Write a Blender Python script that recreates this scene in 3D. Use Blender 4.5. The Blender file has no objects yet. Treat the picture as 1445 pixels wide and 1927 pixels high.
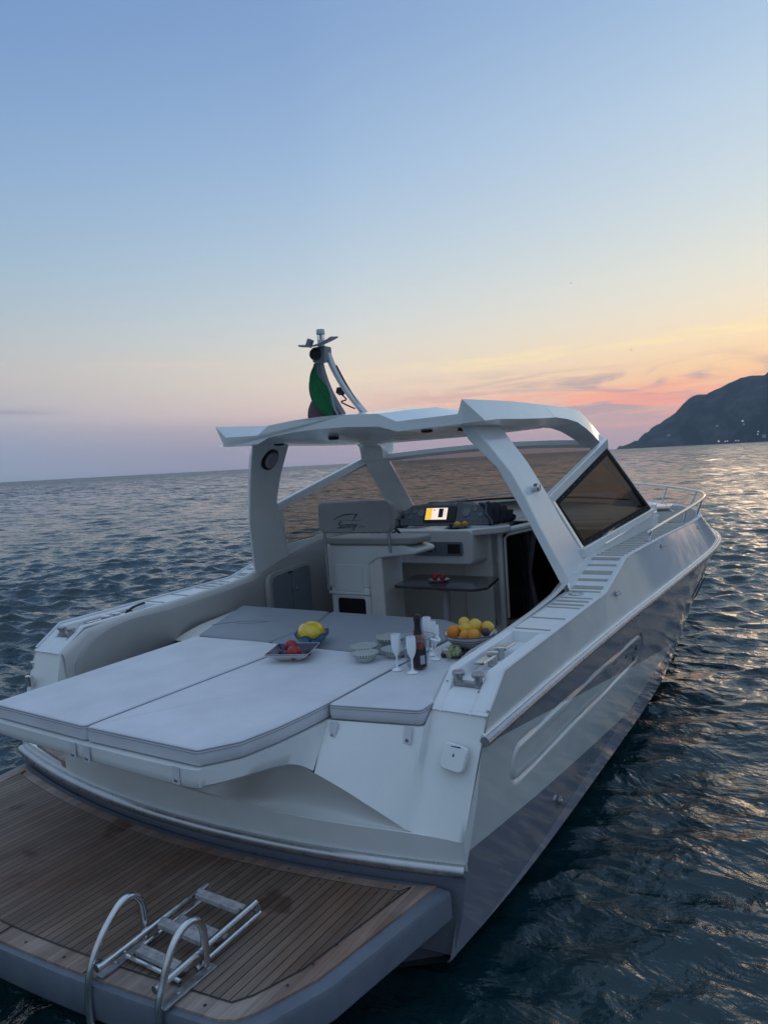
import bpy, bmesh, math, random
import numpy as np
from mathutils import Vector, Matrix, noise
random.seed(7)
PI = math.pi
R = math.radians
scn = bpy.context.scene
col = scn.collection

# ------------------------------------------------------------------ frames
CAM = Vector((-2.873, -3.3, 2.5))
W0, H0, F0 = 1445.0, 1927.0, 1346.0
def unit(v): v = Vector(v); v.normalize(); return v
dXc = unit((1572.93 - 722.5, 820 - 963.5, F0)); dYc = unit((-1400 - 722.5, 1010 - 963.5, F0)); dZc = dXc.cross(dYc)
cam_right = Vector((dXc.x, dYc.x, dZc.x)); cam_down = Vector((dXc.y, dYc.y, dZc.y)); cam_fwd = Vector((dXc.z, dYc.z, dZc.z))
UP = unit((0.0013, -0.01087, 0.99994))
BOAT = Vector((0, 0, 1)).rotation_difference(UP).inverted().to_matrix().to_4x4()     # boat frame -> world (slight list)

# ------------------------------------------------------------------ materials
MATS = {}
def srgb(c):
    return tuple(((x / 255.0) / 12.92 if x / 255.0 <= 0.04045 else ((x / 255.0 + 0.055) / 1.055) ** 2.4) for x in c)
def mat(name, base, rough=0.5, metal=0.0, spec=0.5, coat=0.0, var=0.0, vscale=6.0, bump=0.0, bscale=40.0, rvar=0.0, sheen=0.0, sss=0.0):
    m = bpy.data.materials.new(name); m.use_nodes = True; nt = m.node_tree; N = nt.nodes; L = nt.links
    b = N['Principled BSDF']
    b.inputs['Base Color'].default_value = (*base, 1); b.inputs['Roughness'].default_value = rough; b.inputs['Metallic'].default_value = metal
    b.inputs['Specular IOR Level'].default_value = spec; b.inputs['Coat Weight'].default_value = coat; b.inputs['Coat Roughness'].default_value = 0.08
    if sheen: b.inputs['Sheen Weight'].default_value = sheen
    if sss:
        b.inputs['Subsurface Weight'].default_value = sss; b.inputs['Subsurface Scale'].default_value = 0.01
    tc = N.new('ShaderNodeTexCoord')
    if var or rvar:
        n = N.new('ShaderNodeTexNoise'); n.inputs['Scale'].default_value = vscale; n.inputs['Detail'].default_value = 6; n.inputs['Roughness'].default_value = 0.62
        L.new(tc.outputs['Object'], n.inputs['Vector'])
        if var:
            mr = N.new('ShaderNodeMapRange'); mr.inputs['From Min'].default_value = 0.3; mr.inputs['From Max'].default_value = 0.7
            mr.inputs['To Min'].default_value = 1 - var; mr.inputs['To Max'].default_value = 1 + var
            L.new(n.outputs['Fac'], mr.inputs['Value'])
            mx = N.new('ShaderNodeMix'); mx.data_type = 'RGBA'; mx.blend_type = 'MULTIPLY'; mx.inputs[0].default_value = 1
            mx.inputs[6].default_value = (*base, 1); L.new(mr.outputs['Result'], mx.inputs[7]); L.new(mx.outputs[2], b.inputs['Base Color'])
        if rvar:
            mr2 = N.new('ShaderNodeMapRange'); mr2.inputs['From Min'].default_value = 0.3; mr2.inputs['From Max'].default_value = 0.7
            mr2.inputs['To Min'].default_value = max(0.02, rough - rvar); mr2.inputs['To Max'].default_value = rough + rvar
            L.new(n.outputs['Fac'], mr2.inputs['Value']); L.new(mr2.outputs['Result'], b.inputs['Roughness'])
    if bump:
        n2 = N.new('ShaderNodeTexNoise'); n2.inputs['Scale'].default_value = bscale; n2.inputs['Detail'].default_value = 4
        L.new(tc.outputs['Object'], n2.inputs['Vector'])
        bp = N.new('ShaderNodeBump'); bp.inputs['Strength'].default_value = bump; bp.inputs['Distance'].default_value = 0.01
        L.new(n2.outputs['Fac'], bp.inputs['Height']); L.new(bp.outputs['Normal'], b.inputs['Normal'])
    MATS[name] = m
    return m
def M(n): return MATS[n]

mat('gelcoat_white', (0.80, 0.815, 0.80), 0.22, coat=0.6, var=0.055, vscale=2.2, rvar=0.06, bump=0.03, bscale=3.5)
mat('gelcoat_cream', (0.80, 0.78, 0.745), 0.38, coat=0.2, var=0.04, vscale=4.0, rvar=0.05)
mat('gelcoat_pale', (0.70, 0.70, 0.68), 0.36, coat=0.3, var=0.03, vscale=5.0)
mat('deck_white', (0.76, 0.77, 0.78), 0.38, var=0.05, vscale=7, rvar=0.05)
mat('tread_greige', (0.40, 0.375, 0.33), 0.8, var=0.08, vscale=25, bump=0.4, bscale=160)
mat('pad_light', (0.66, 0.66, 0.695), 0.48, var=0.09, vscale=3.0, bump=0.6, bscale=5.0, sheen=0.1)
mat('pad_grey', (0.245, 0.265, 0.30), 0.55, var=0.05, vscale=3.0, bump=0.25, bscale=8.0, sheen=0.1)
mat('piping', (0.33, 0.335, 0.36), 0.6)
mat('vinyl_cream', (0.40, 0.385, 0.375), 0.48, var=0.05, vscale=3, bump=0.25, bscale=7)
mat('hull_grey', (0.19, 0.20, 0.245), 0.30, coat=0.4, var=0.06, vscale=5, rvar=0.06)
mat('platform_grey', (0.135, 0.155, 0.19), 0.42, coat=0.1, var=0.12, vscale=9, rvar=0.08, bump=0.05, bscale=30)
mat('steel', (0.62, 0.62, 0.62), 0.17, metal=1.0, var=0.1, vscale=20, rvar=0.07)
mat('steel_dull', (0.42, 0.42, 0.43), 0.38, metal=0.85, var=0.18, vscale=26, rvar=0.12)
mat('rub_steel', (0.50, 0.50, 0.51), 0.30, metal=0.85, var=0.12, vscale=9, rvar=0.08, bump=0.05, bscale=20)
mat('satin_alloy', (0.50, 0.51, 0.53), 0.4, metal=0.3)
mat('curtain_grey', (0.12, 0.13, 0.14), 0.9, var=0.2, vscale=12)
mat('speaker_mesh', (0.36, 0.34, 0.38), 0.45, metal=0.3, bump=0.6, bscale=220)
mat('coaming_liner', (0.58, 0.565, 0.54), 0.4, coat=0.2, var=0.04, vscale=4)
mat('black_plastic', (0.012, 0.012, 0.014), 0.4)
mat('window_black', (0.012, 0.012, 0.014), 0.75, spec=0.15)
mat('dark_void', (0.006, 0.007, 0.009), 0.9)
mat('bottom_paint', (0.010, 0.014, 0.016), 0.65, var=0.3, vscale=20)
mat('dash_grey', (0.105, 0.118, 0.135), 0.55, var=0.06, vscale=20)
mat('gauge', (0.15, 0.165, 0.18), 0.25)
mat('gauge_rim', (0.05, 0.06, 0.07), 0.3, metal=0.6)
mat('locker_grey', (0.16, 0.18, 0.215), 0.45, var=0.05, vscale=8)
mat('table_top', (0.055, 0.048, 0.055), 0.2, coat=0.5, var=0.4, vscale=40)
mat('plank_rung', (0.34, 0.33, 0.33), 0.75, var=0.3, vscale=30, bump=0.4, bscale=60)
mat('glass_cloud', (0.86, 0.88, 0.91), 0.35, sss=0.1)
mat('ceramic_white', (0.62, 0.60, 0.60), 0.14, coat=0.6, var=0.03)
mat('ceramic_navy', (0.016, 0.014, 0.075), 0.3, coat=0.15, var=0.3, vscale=60)
mat('ceramic_teal', (0.04, 0.22, 0.32), 0.2, coat=0.6, var=0.4, vscale=35)
mat('ceramic_yellow', (0.70, 0.47, 0.02), 0.25, coat=0.4, var=0.18, vscale=30)
mat('ceramic_green', (0.03, 0.085, 0.075), 0.2, coat=0.6)
mat('ceramic_pale_green', (0.44, 0.48, 0.45), 0.2, coat=0.6, var=0.08, vscale=50)
mat('orange_skin', (0.80, 0.25, 0.02), 0.42, var=0.08, vscale=30, bump=0.35, bscale=260)
mat('lemon_skin', (0.74, 0.46, 0.06), 0.4, var=0.12, vscale=35, bump=0.3, bscale=220)
mat('apricot_skin', (0.72, 0.32, 0.04), 0.5, var=0.15, vscale=30)
mat('plum_skin', (0.055, 0.03, 0.06), 0.4, var=0.4, vscale=30)
mat('nectarine_skin', (0.34, 0.02, 0.024), 0.3, var=0.45, vscale=26)
mat('grape_skin', (0.27, 0.30, 0.15), 0.35, var=0.2, vscale=40, sss=0.1)
mat('dark_grape_skin', (0.03, 0.03, 0.07), 0.4)
mat('snack', (0.50, 0.28, 0.12), 0.7, var=0.4, vscale=60)
mat('foil_black', (0.010, 0.010, 0.012), 0.35, bump=0.6, bscale=120)
mat('label_dark', (0.018, 0.016, 0.020), 0.5, var=0.3, vscale=90)
mat('label_white', (0.40, 0.40, 0.42), 0.5)
mat('flag_green', (0.012, 0.17, 0.06), 0.8, var=0.2, vscale=8)
mat('flag_white', (0.42, 0.42, 0.46), 0.8)
mat('flag_red', (0.15, 0.085, 0.10), 0.85, var=0.15, vscale=8)
mat('mast_white', (0.62, 0.64, 0.66), 0.35, coat=0.2)
mat('mast_grey', (0.22, 0.23, 0.25), 0.5)
mat('cloth_dark', (0.018, 0.017, 0.028), 0.9, var=0.3, vscale=30, bump=0.5, bscale=60)
mat('cloth_blue', (0.07, 0.12, 0.16), 0.85)
mat('ink_grey', (0.025, 0.03, 0.05), 0.5)
mat('ink_pale', (0.20, 0.21, 0.26), 0.5)
mat('letter_white', (0.5, 0.52, 0.55), 0.5)
mat('red_reflector', (0.35, 0.02, 0.02), 0.2)
mat('gull_grey', (0.10, 0.10, 0.11), 0.8)
mat('house_wall', (0.45, 0.44, 0.42), 0.8)

def glassmat(name, tint, gloss=0.12, rough=0.03, refl=0.7):
    m = bpy.data.materials.new(name); m.use_nodes = True; nt = m.node_tree; N = nt.nodes; L = nt.links
    for n in list(N): N.remove(n)
    out = N.new('ShaderNodeOutputMaterial'); tr = N.new('ShaderNodeBsdfTransparent'); gl = N.new('ShaderNodeBsdfGlossy')
    tr.inputs['Color'].default_value = (*tint, 1); gl.inputs['Roughness'].default_value = rough
    lf = N.new('ShaderNodeLayerWeight'); lf.inputs['Blend'].default_value = 0.5
    lw = N.new('ShaderNodeMath'); lw.operation = 'POWER'; lw.inputs[1].default_value = 4.5; L.new(lf.outputs['Facing'], lw.inputs[0])
    mul = N.new('ShaderNodeMath'); mul.operation = 'MULTIPLY_ADD'; mul.inputs[1].default_value = refl; mul.inputs[2].default_value = gloss * 0.22
    mx = N.new('ShaderNodeMixShader')
    L.new(lw.outputs[0], mul.inputs[0]); L.new(mul.outputs[0], mx.inputs['Fac'])
    L.new(tr.outputs[0], mx.inputs[1]); L.new(gl.outputs[0], mx.inputs[2]); L.new(mx.outputs[0], out.inputs['Surface'])
    MATS[name] = m
glassmat('glass_smoked', (0.42, 0.375, 0.34))
glassmat('glass_smoked_dark', (0.24, 0.22, 0.205), refl=0.12)
glassmat('acrylic', (0.90, 0.91, 0.92), 0.3, refl=0.8)
glassmat('clear_light', (0.75, 0.78, 0.80), 0.3)
def bottlemat():
    m = mat('bottle_rose', (0.30, 0.085, 0.055), 0.06, coat=0.6)
    b = m.node_tree.nodes['Principled BSDF']; b.inputs['Transmission Weight'].default_value = 0.35
bottlemat()

def emis(name, colr, s):
    m = bpy.data.materials.new(name); m.use_nodes = True; nt = m.node_tree; N = nt.nodes
    b = N['Principled BSDF']; b.inputs['Base Color'].default_value = (0.01, 0.01, 0.01, 1)
    b.inputs['Emission Color'].default_value = (*colr, 1); b.inputs['Emission Strength'].default_value = s
    MATS[name] = m
emis('screen_yellow', (0.95, 0.60, 0.06), 0.95); emis('screen_white', (1.0, 0.80, 0.72), 1.05); emis('lamp_dot', (1.0, 0.85, 0.6), 1.6)

def hullmat():
    """white topsides with the two painted grey wedges, dark antifouling below the chine"""
    m = bpy.data.materials.new('hull_paint'); m.use_nodes = True; nt = m.node_tree; N = nt.nodes; L = nt.links; b = N['Principled BSDF']
    tc = N.new('ShaderNodeTexCoord'); sp = N.new('ShaderNodeSeparateXYZ'); L.new(tc.outputs['Object'], sp.inputs[0])
    def lin(k, c, up):      # 1 where z > k*x+c (up) else below
        a = N.new('ShaderNodeMath'); a.operation = 'MULTIPLY_ADD'; a.inputs[1].default_value = k; a.inputs[2].default_value = c; L.new(sp.outputs['X'], a.inputs[0])
        g = N.new('ShaderNodeMath'); g.operation = 'GREATER_THAN' if up else 'LESS_THAN'; L.new(sp.outputs['Z'], g.inputs[0]); L.new(a.outputs[0], g.inputs[1]); return g
    def op(o, a, c):
        g = N.new('ShaderNodeMath'); g.operation = o; L.new(a.outputs[0], g.inputs[0]); L.new(c.outputs[0], g.inputs[1]); return g
    up0 = lin(-0.135, 1.15, True); up1 = lin(0.028, 1.153, False); up = op('MULTIPLY', up0, up1)
    lo = op('MULTIPLY', lin(-0.097, 0.635, False), lin(0.085, 0.10, True))
    lo2 = lin(0.0, 0.112, False)
    grey = op('MAXIMUM', up, lo)
    noi = N.new('ShaderNodeTexNoise'); noi.inputs['Scale'].default_value = 2.2; noi.inputs['Detail'].default_value = 6; L.new(tc.outputs['Object'], noi.inputs['Vector'])
    mr = N.new('ShaderNodeMapRange'); mr.inputs['From Min'].default_value = 0.3; mr.inputs['From Max'].default_value = 0.7; mr.inputs['To Min'].default_value = 0.95; mr.inputs['To Max'].default_value = 1.04; L.new(noi.outputs['Fac'], mr.inputs['Value'])
    mx = N.new('ShaderNodeMix'); mx.data_type = 'RGBA'; mx.inputs[6].default_value = (0.68, 0.69, 0.67, 1); mx.inputs[7].default_value = (0.205, 0.21, 0.25, 1); L.new(grey.outputs[0], mx.inputs[0])
    # strip between the lower wedge and the chine, and the paint below the chine
    strip = lin(0.085, 0.10, False)
    mx1 = N.new('ShaderNodeMix'); mx1.data_type = 'RGBA'; mx1.inputs[7].default_value = (0.34, 0.34, 0.40, 1); L.new(strip.outputs[0], mx1.inputs[0]); L.new(mx.outputs[2], mx1.inputs[6])
    mx2 = N.new('ShaderNodeMix'); mx2.data_type = 'RGBA'; mx2.inputs[7].default_value = (0.012, 0.015, 0.017, 1); L.new(lo2.outputs[0], mx2.inputs[0]); L.new(mx1.outputs[2], mx2.inputs[6])
    mu = N.new('ShaderNodeMix'); mu.data_type = 'RGBA'; mu.blend_type = 'MULTIPLY'; mu.inputs[0].default_value = 1; L.new(mx2.outputs[2], mu.inputs[6]); L.new(mr.outputs['Result'], mu.inputs[7])
    L.new(mu.outputs[2], b.inputs['Base Color'])
    b.inputs['Roughness'].default_value = 0.12; b.inputs['Coat Weight'].default_value = 0.6; b.inputs['Coat Roughness'].default_value = 0.06
    n2 = N.new('ShaderNodeTexNoise'); n2.inputs['Scale'].default_value = 2.6; n2.inputs['Detail'].default_value = 2; L.new(tc.outputs['Object'], n2.inputs['Vector'])
    bp = N.new('ShaderNodeBump'); bp.inputs['Strength'].default_value = 0.6; bp.inputs['Distance'].default_value = 0.012; L.new(n2.outputs['Fac'], bp.inputs['Height']); L.new(bp.outputs['Normal'], b.inputs['Normal'])
    MATS['hull_paint'] = m
hullmat()

def teakmat(name, ang, pitch, line=True, k=1.0):
    m = bpy.data.materials.new(name); m.use_nodes = True; nt = m.node_tree; N = nt.nodes; L = nt.links; b = N['Principled BSDF']
    tc = N.new('ShaderNodeTexCoord'); mp = N.new('ShaderNodeMapping'); mp.inputs['Rotation'].default_value = (0, 0, ang); L.new(tc.outputs['Object'], mp.inputs['Vector'])
    sp = N.new('ShaderNodeSeparateXYZ'); L.new(mp.outputs['Vector'], sp.inputs[0])
    dv = N.new('ShaderNodeMath'); dv.operation = 'DIVIDE'; dv.inputs[1].default_value = pitch; L.new(sp.outputs['Y'], dv.inputs[0])
    fr = N.new('ShaderNodeMath'); fr.operation = 'FRACT'; L.new(dv.outputs[0], fr.inputs[0])
    fl = N.new('ShaderNodeMath'); fl.operation = 'FLOOR'; L.new(dv.outputs[0], fl.inputs[0])
    ln = N.new('ShaderNodeMath'); ln.operation = 'LESS_THAN'; ln.inputs[1].default_value = 0.11 if line else -1; L.new(fr.outputs[0], ln.inputs[0])
    wn = N.new('ShaderNodeTexWhiteNoise'); wn.noise_dimensions = '1D'; L.new(fl.outputs[0], wn.inputs['W'])
    # long grain
    mp2 = N.new('ShaderNodeMapping'); mp2.inputs['Scale'].default_value = (3, 70, 20); L.new(mp.outputs['Vector'], mp2.inputs['Vector'])
    g = N.new('ShaderNodeTexNoise'); g.inputs['Scale'].default_value = 1.0; g.inputs['Detail'].default_value = 5; L.new(mp2.outputs['Vector'], g.inputs['Vector'])
    big = N.new('ShaderNodeTexNoise'); big.inputs['Scale'].default_value = 1.3; big.inputs['Detail'].default_value = 5; big.inputs['Roughness'].default_value = 0.6; L.new(tc.outputs['Object'], big.inputs['Vector'])
    cr = N.new('ShaderNodeValToRGB'); cr.color_ramp.elements[0].position = 0.35; cr.color_ramp.elements[0].color = (0.135 * k, 0.070 * k + 0.02 * (k - 1), 0.042 * k + 0.035 * (k - 1), 1)
    cr.color_ramp.elements[1].position = 0.68; cr.color_ramp.elements[1].color = (0.205 * k, 0.150 * k + 0.03 * (k - 1), 0.116 * k + 0.06 * (k - 1), 1); L.new(big.outputs['Fac'], cr.inputs['Fac'])
    def mulf(a, lo, hi):
        r = N.new('ShaderNodeMapRange'); r.inputs['To Min'].default_value = lo; r.inputs['To Max'].default_value = hi; r.inputs['From Min'].default_value = 0.25; r.inputs['From Max'].default_value = 0.75; L.new(a, r.inputs['Value']); return r
    m1 = N.new('ShaderNodeMix'); m1.data_type = 'RGBA'; m1.blend_type = 'MULTIPLY'; m1.inputs[0].default_value = 1; L.new(cr.outputs['Color'], m1.inputs[6]); L.new(mulf(g.outputs['Fac'], 0.75, 1.25).outputs[0], m1.inputs[7])
    m2 = N.new('ShaderNodeMix'); m2.data_type = 'RGBA'; m2.blend_type = 'MULTIPLY'; m2.inputs[0].default_value = 1; L.new(m1.outputs[2], m2.inputs[6]); L.new(mulf(wn.outputs['Value'], 0.86, 1.14).outputs[0], m2.inputs[7])
    m3 = N.new('ShaderNodeMix'); m3.data_type = 'RGBA'; L.new(ln.outputs[0], m3.inputs[0]); L.new(m2.outputs[2], m3.inputs[6]); m3.inputs[7].default_value = (0.008, 0.007, 0.008, 1)
    # water stains and spilt spots
    st = N.new('ShaderNodeTexNoise'); st.inputs['Scale'].default_value = 3.4; st.inputs['Detail'].default_value = 3; mp3 = N.new('ShaderNodeMapping'); mp3.inputs['Location'].default_value = (4.2, 1.7, 0); L.new(tc.outputs['Object'], mp3.inputs['Vector']); L.new(mp3.outputs[0], st.inputs['Vector'])
    sg = N.new('ShaderNodeMapRange'); sg.inputs['From Min'].default_value = 0.64; sg.inputs['From Max'].default_value = 0.70; L.new(st.outputs['Fac'], sg.inputs['Value'])
    m4 = N.new('ShaderNodeMix'); m4.data_type = 'RGBA'; m4.blend_type = 'MULTIPLY'; L.new(sg.outputs[0], m4.inputs[0]); L.new(m3.outputs[2], m4.inputs[6]); m4.inputs[7].default_value = (0.55, 0.42, 0.36, 1)
    L.new(m4.outputs[2], b.inputs['Base Color'])
    b.inputs['Roughness'].default_value = 0.62
    inv = N.new('ShaderNodeMath'); inv.operation = 'MULTIPLY_ADD'; inv.inputs[1].default_value = -1.2; L.new(ln.outputs[0], inv.inputs[0]); L.new(g.outputs['Fac'], inv.inputs[2])
    bp = N.new('ShaderNodeBump'); bp.inputs['Strength'].default_value = 0.5; bp.inputs['Distance'].default_value = 0.003; L.new(inv.outputs[0], bp.inputs['Height']); L.new(bp.outputs['Normal'], b.inputs['Normal'])
    MATS[name] = m
teakmat('teak_planks', 0.0, 0.044); teakmat('teak_margin', 0.0, 0.044, False, 1.6)

def ringmat(name, base, dark, centre=(0, 0), teeth=28, r0=0.0, r1=9.0):
    """pale ceramic with radial painted strokes round the rim"""
    m = bpy.data.materials.new(name); m.use_nodes = True; nt = m.node_tree; N = nt.nodes; L = nt.links; b = N['Principled BSDF']
    tc = N.new('ShaderNodeTexCoord'); sp = N.new('ShaderNodeSeparateXYZ'); L.new(tc.outputs['Object'], sp.inputs[0])
    at = N.new('ShaderNodeMath'); at.operation = 'ARCTAN2'; L.new(sp.outputs['Y'], at.inputs[0]); L.new(sp.outputs['X'], at.inputs[1])
    mu = N.new('ShaderNodeMath'); mu.operation = 'MULTIPLY'; mu.inputs[1].default_value = teeth; L.new(at.outputs[0], mu.inputs[0])
    sn = N.new('ShaderNodeMath'); sn.operation = 'SINE'; L.new(mu.outputs[0], sn.inputs[0])
    g = N.new('ShaderNodeMath'); g.operation = 'GREATER_THAN'; g.inputs[1].default_value = -0.1; L.new(sn.outputs[0], g.inputs[0])
    mx = N.new('ShaderNodeMix'); mx.data_type = 'RGBA'; mx.inputs[6].default_value = (*base, 1); mx.inputs[7].default_value = (*dark, 1); L.new(g.outputs[0], mx.inputs[0])
    L.new(mx.outputs[2], b.inputs['Base Color']); b.inputs['Roughness'].default_value = 0.18; b.inputs['Coat Weight'].default_value = 0.6
    MATS[name] = m
ringmat('rim_green', (0.62, 0.65, 0.62), (0.03, 0.09, 0.085), teeth=30)
ringmat('rim_navy', (0.55, 0.54, 0.56), (0.02, 0.02, 0.07), teeth=10)

# ------------------------------------------------------------------ mesh helpers
def link(o, parent=None):
    col.objects.link(o)
    if parent is not None: o.parent = parent
    return o
def mesh(name, verts, faces, m, parent=None, smooth=True, bevel=0.0, seg=2, ang=35, fix=True):
    me = bpy.data.meshes.new(name); me.from_pydata([tuple(v) for v in verts], [], [tuple(f) for f in faces])
    if fix:
        bm = bmesh.new(); bm.from_mesh(me); bmesh.ops.remove_doubles(bm, verts=bm.verts, dist=1e-5); bmesh.ops.recalc_face_normals(bm, faces=bm.faces); bm.to_mesh(me); bm.free()
    if isinstance(m, str): m = M(m)
    me.materials.append(m)
    if smooth and not bevel:
        me.shade_smooth(); me.set_sharp_from_angle(angle=R(ang))
    o = bpy.data.objects.new(name, me); link(o, parent)
    if bevel:
        me.shade_smooth()
        b = o.modifiers.new('bevel', 'BEVEL'); b.width = bevel; b.segments = seg; b.limit_method = 'ANGLE'; b.angle_limit = R(28); b.harden_normals = True
    return o
class B:
    """collects several shapes into one mesh"""
    def __init__(s): s.v = []; s.f = []
    def add(s, v, f):
        o = len(s.v); s.v += [tuple(x) for x in v]; s.f += [tuple(i + o for i in q) for q in f]; return s
    def box(s, c, d, rot=None):
        x, y, z = d[0] / 2, d[1] / 2, d[2] / 2
        pts = [Vector((sx * x, sy * y, sz * z)) for sx in (-1, 1) for sy in (-1, 1) for sz in (-1, 1)]
        if rot is not None: pts = [rot @ p for p in pts]
        return s.add([p + Vector(c) for p in pts], [(0, 1, 3, 2), (4, 6, 7, 5), (0, 4, 5, 1), (2, 3, 7, 6), (0, 2, 6, 4), (1, 5, 7, 3)])
    def grid(s, rows, closed=False, capa=False, capb=False):
        n = len(rows[0]); v = [p for r in rows for p in r]; f = []
        for i in range(len(rows) - 1):
            for j in range(n if closed else n - 1):
                k = (j + 1) % n
                f.append((i * n + j, i * n + k, (i + 1) * n + k, (i + 1) * n + j))
        if capa: f.append(tuple(range(n)))
        if capb: f.append(tuple((len(rows) - 1) * n + j for j in range(n)))
        return s.add(v, f)
    def tube(s, path, r, n=10, closed=False):
        P = [Vector(p) for p in path]; rows = []; N = len(P)
        up = None
        for i, p in enumerate(P):
            if closed: t = (P[(i + 1) % N] - P[i - 1])
            else: t = P[min(i + 1, N - 1)] - P[max(i - 1, 0)]
            t.normalize()
            if up is None:
                up = Vector((0, 0, 1)) if abs(t.z) < 0.9 else Vector((1, 0, 0))
            a = t.cross(up); a.normalize(); b = a.cross(t); b.normalize(); up = b
            rr = r[i] if isinstance(r, (list, tuple)) else r
            rows.append([p + a * (rr * math.cos(2 * PI * k / n)) + b * (rr * math.sin(2 * PI * k / n)) for k in range(n)])
        if closed: rows.append(rows[0])
        return s.grid(rows, closed=True, capa=not closed, capb=not closed)
    def lathe(s, prof, c=(0, 0, 0), n=32, sx=1, sy=1, axis='z', cap=True):
        rows = []
        for r, z in prof:
            row = []
            for k in range(n):
                a = 2 * PI * k / n; x, y = r * math.cos(a) * sx, r * math.sin(a) * sy
                q = (x, y, z) if axis == 'z' else ((z, x, y) if axis == 'x' else (x, z, y))
                row.append((c[0] + q[0], c[1] + q[1], c[2] + q[2]))
            rows.append(row)
        return s.grid(rows, closed=True, capa=cap, capb=cap)
    def prism(s, poly, z0, z1, axis='z'):
        n = len(poly)
        def P(a, b, z): return {'z': (a, b, z), 'y': (a, z, b), 'x': (z, a, b)}[axis]
        v = [P(a, b, z0) for a, b in poly] + [P(a, b, z1) for a, b in poly]
        f = [tuple(range(n)), tuple(range(n, 2 * n))] + [(i, (i + 1) % n, n + (i + 1) % n, n + i) for i in range(n)]
        return s.add(v, f)
    def done(s, name, m, parent=None, **k): return mesh(name, s.v, s.f, m, parent, **k)
def smoothpath(P, n=8):
    """Catmull-Rom through the points"""
    P = [Vector(p) for p in P]; out = []
    for i in range(len(P) - 1):
        a, b, c, d = P[max(i - 1, 0)], P[i], P[i + 1], P[min(i + 2, len(P) - 1)]
        for k in range(n):
            t = k / n
            out.append(0.5 * ((2 * b) + (c - a) * t + (2 * a - 5 * b + 4 * c - d) * t * t + (3 * b - a - 3 * c + d) * t ** 3))
    out.append(P[-1]); return out
def tab(x, T):
    if x <= T[0][0]: return T[0][1]
    for (a, ya), (b, yb) in zip(T, T[1:]):
        if x <= b: return ya + (yb - ya) * (x - a) / (b - a)
    return T[-1][1]
def stab(T):
    """smooth interpolation of a table"""
    P = smoothpath([(a, b, 0) for a, b in T], 10); Q = [(p.x, p.y) for p in P]
    return lambda x: tab(x, Q)
def ellipse_rounded(poly, r, n=5):
    """round the corners of a closed 2D polygon"""
    out = []; N = len(poly)
    for i in range(N):
        p = Vector(poly[i]).to_2d() if len(poly[i]) > 2 else Vector(poly[i]); a = Vector(poly[i - 1]); b = Vector(poly[(i + 1) % N])
        ra = min(r, (a - p).length * 0.45); rb = min(r, (b - p).length * 0.45)
        s = p + (a - p).normalized() * ra; e = p + (b - p).normalized() * rb
        for k in range(n + 1):
            t = k / n; q = s * (1 - t) ** 2 + p * 2 * t * (1 - t) + e * t * t; out.append((q.x, q.y))
    return out
def empty(name, loc=(0, 0, 0)):
    o = bpy.data.objects.new(name, None); o.empty_display_size = 0.1; o.location = loc; col.objects.link(o); return o
def tag(o, label=None, cat=None, group=None, kind=None):
    if label: o['label'] = label
    if cat: o['category'] = cat
    if group: o['group'] = group
    if kind: o['kind'] = kind
    return o

# ================================================================== THE YACHT
yacht = empty('motor_yacht')
tag(yacht, 'white and grey motor yacht with hardtop and teak swim platform', 'boat')

Yd = stab([(0, 1.86), (0.42, 1.865), (2.4, 1.87), (3.2, 1.865), (4.2, 1.88), (5.3, 1.92), (6.0, 1.93), (6.6, 1.88), (7.2, 1.74), (7.9, 1.45), (8.7, 1.0), (9.4, 0.5), (9.75, 0.2), (9.9, 0.0)])
Yr = stab([(0, 1.845), (1.4, 1.885), (2.6, 1.935), (3.7, 2.0), (5.2, 2.08), (6.0, 2.10), (6.7, 2.05), (7.4, 1.87), (8.1, 1.58), (8.9, 1.1), (9.6, 0.55), (9.95, 0.22), (10.1, 0.0)])
Yc = stab([(-0.05, 1.70), (1, 1.76), (3, 1.775), (4.2, 1.775), (5, 1.755), (6, 1.69), (7, 1.50), (8, 1.10), (8.8, 0.52), (9.15, 0.0)])
Zd = lambda x: tab(x, [(0.42, 1.42), (2.3, 1.465), (2.95, 1.635), (6.5, 1.635), (9.9, 1.64)])
Zr = lambda x: 1.15 + 0.028 * x
Zc = lambda x: tab(x, [(0, 0.12), (3.5, 0.125), (4.5, 0.15), (5.5, 0.22), (6.5, 0.34), (7.5, 0.50), (8.5, 0.68), (9.15, 0.85)])
def easing(u): return u
def side_rows():
    """one side (starboard, y<0); every row is a waterline-ish curve from aft to bow"""
    rows = []
    NX = 700
    us = [i / NX for i in range(NX + 1)]
    def P(x, yf, zf): return (x, -yf(x), zf(x))
    deck = []; rail = []; chine = []; mid = []
    for u in us:
        xd = 0.42 + (9.9 - 0.42) * u; xr = 0.15 + (10.1 - 0.15) * u; xc = -0.03 + (9.15 + 0.03) * u
        deck.append(P(xd, Yd, Zd)); rail.append(P(xr, Yr, Zr)); chine.append(P(xc, Yc, Zc))
    for i in range(len(us)):
        d, r = Vector(deck[i]), Vector(rail[i]); q = d.lerp(r, 0.52); k = max(0.0, 1 - us[i] * 8)
        q.x += -0.075 * k + 0.0; q.z += 0.0
        mid.append(tuple(q))
    return deck, mid, rail, chine
deck_e, mid_e, rail_e, chine_e = side_rows()
def stad(x, z):
    """signed distance to the slanting stadium moulded in the topsides"""
    ax, bx = 0.64, 3.02; az, bz = 0.865, 0.885
    t = max(0, min(1, (x - ax) / (bx - ax))); cx, cz = ax + (bx - ax) * t, az + (bz - az) * t
    return math.hypot(x - cx, z - cz) - 0.105
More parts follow.
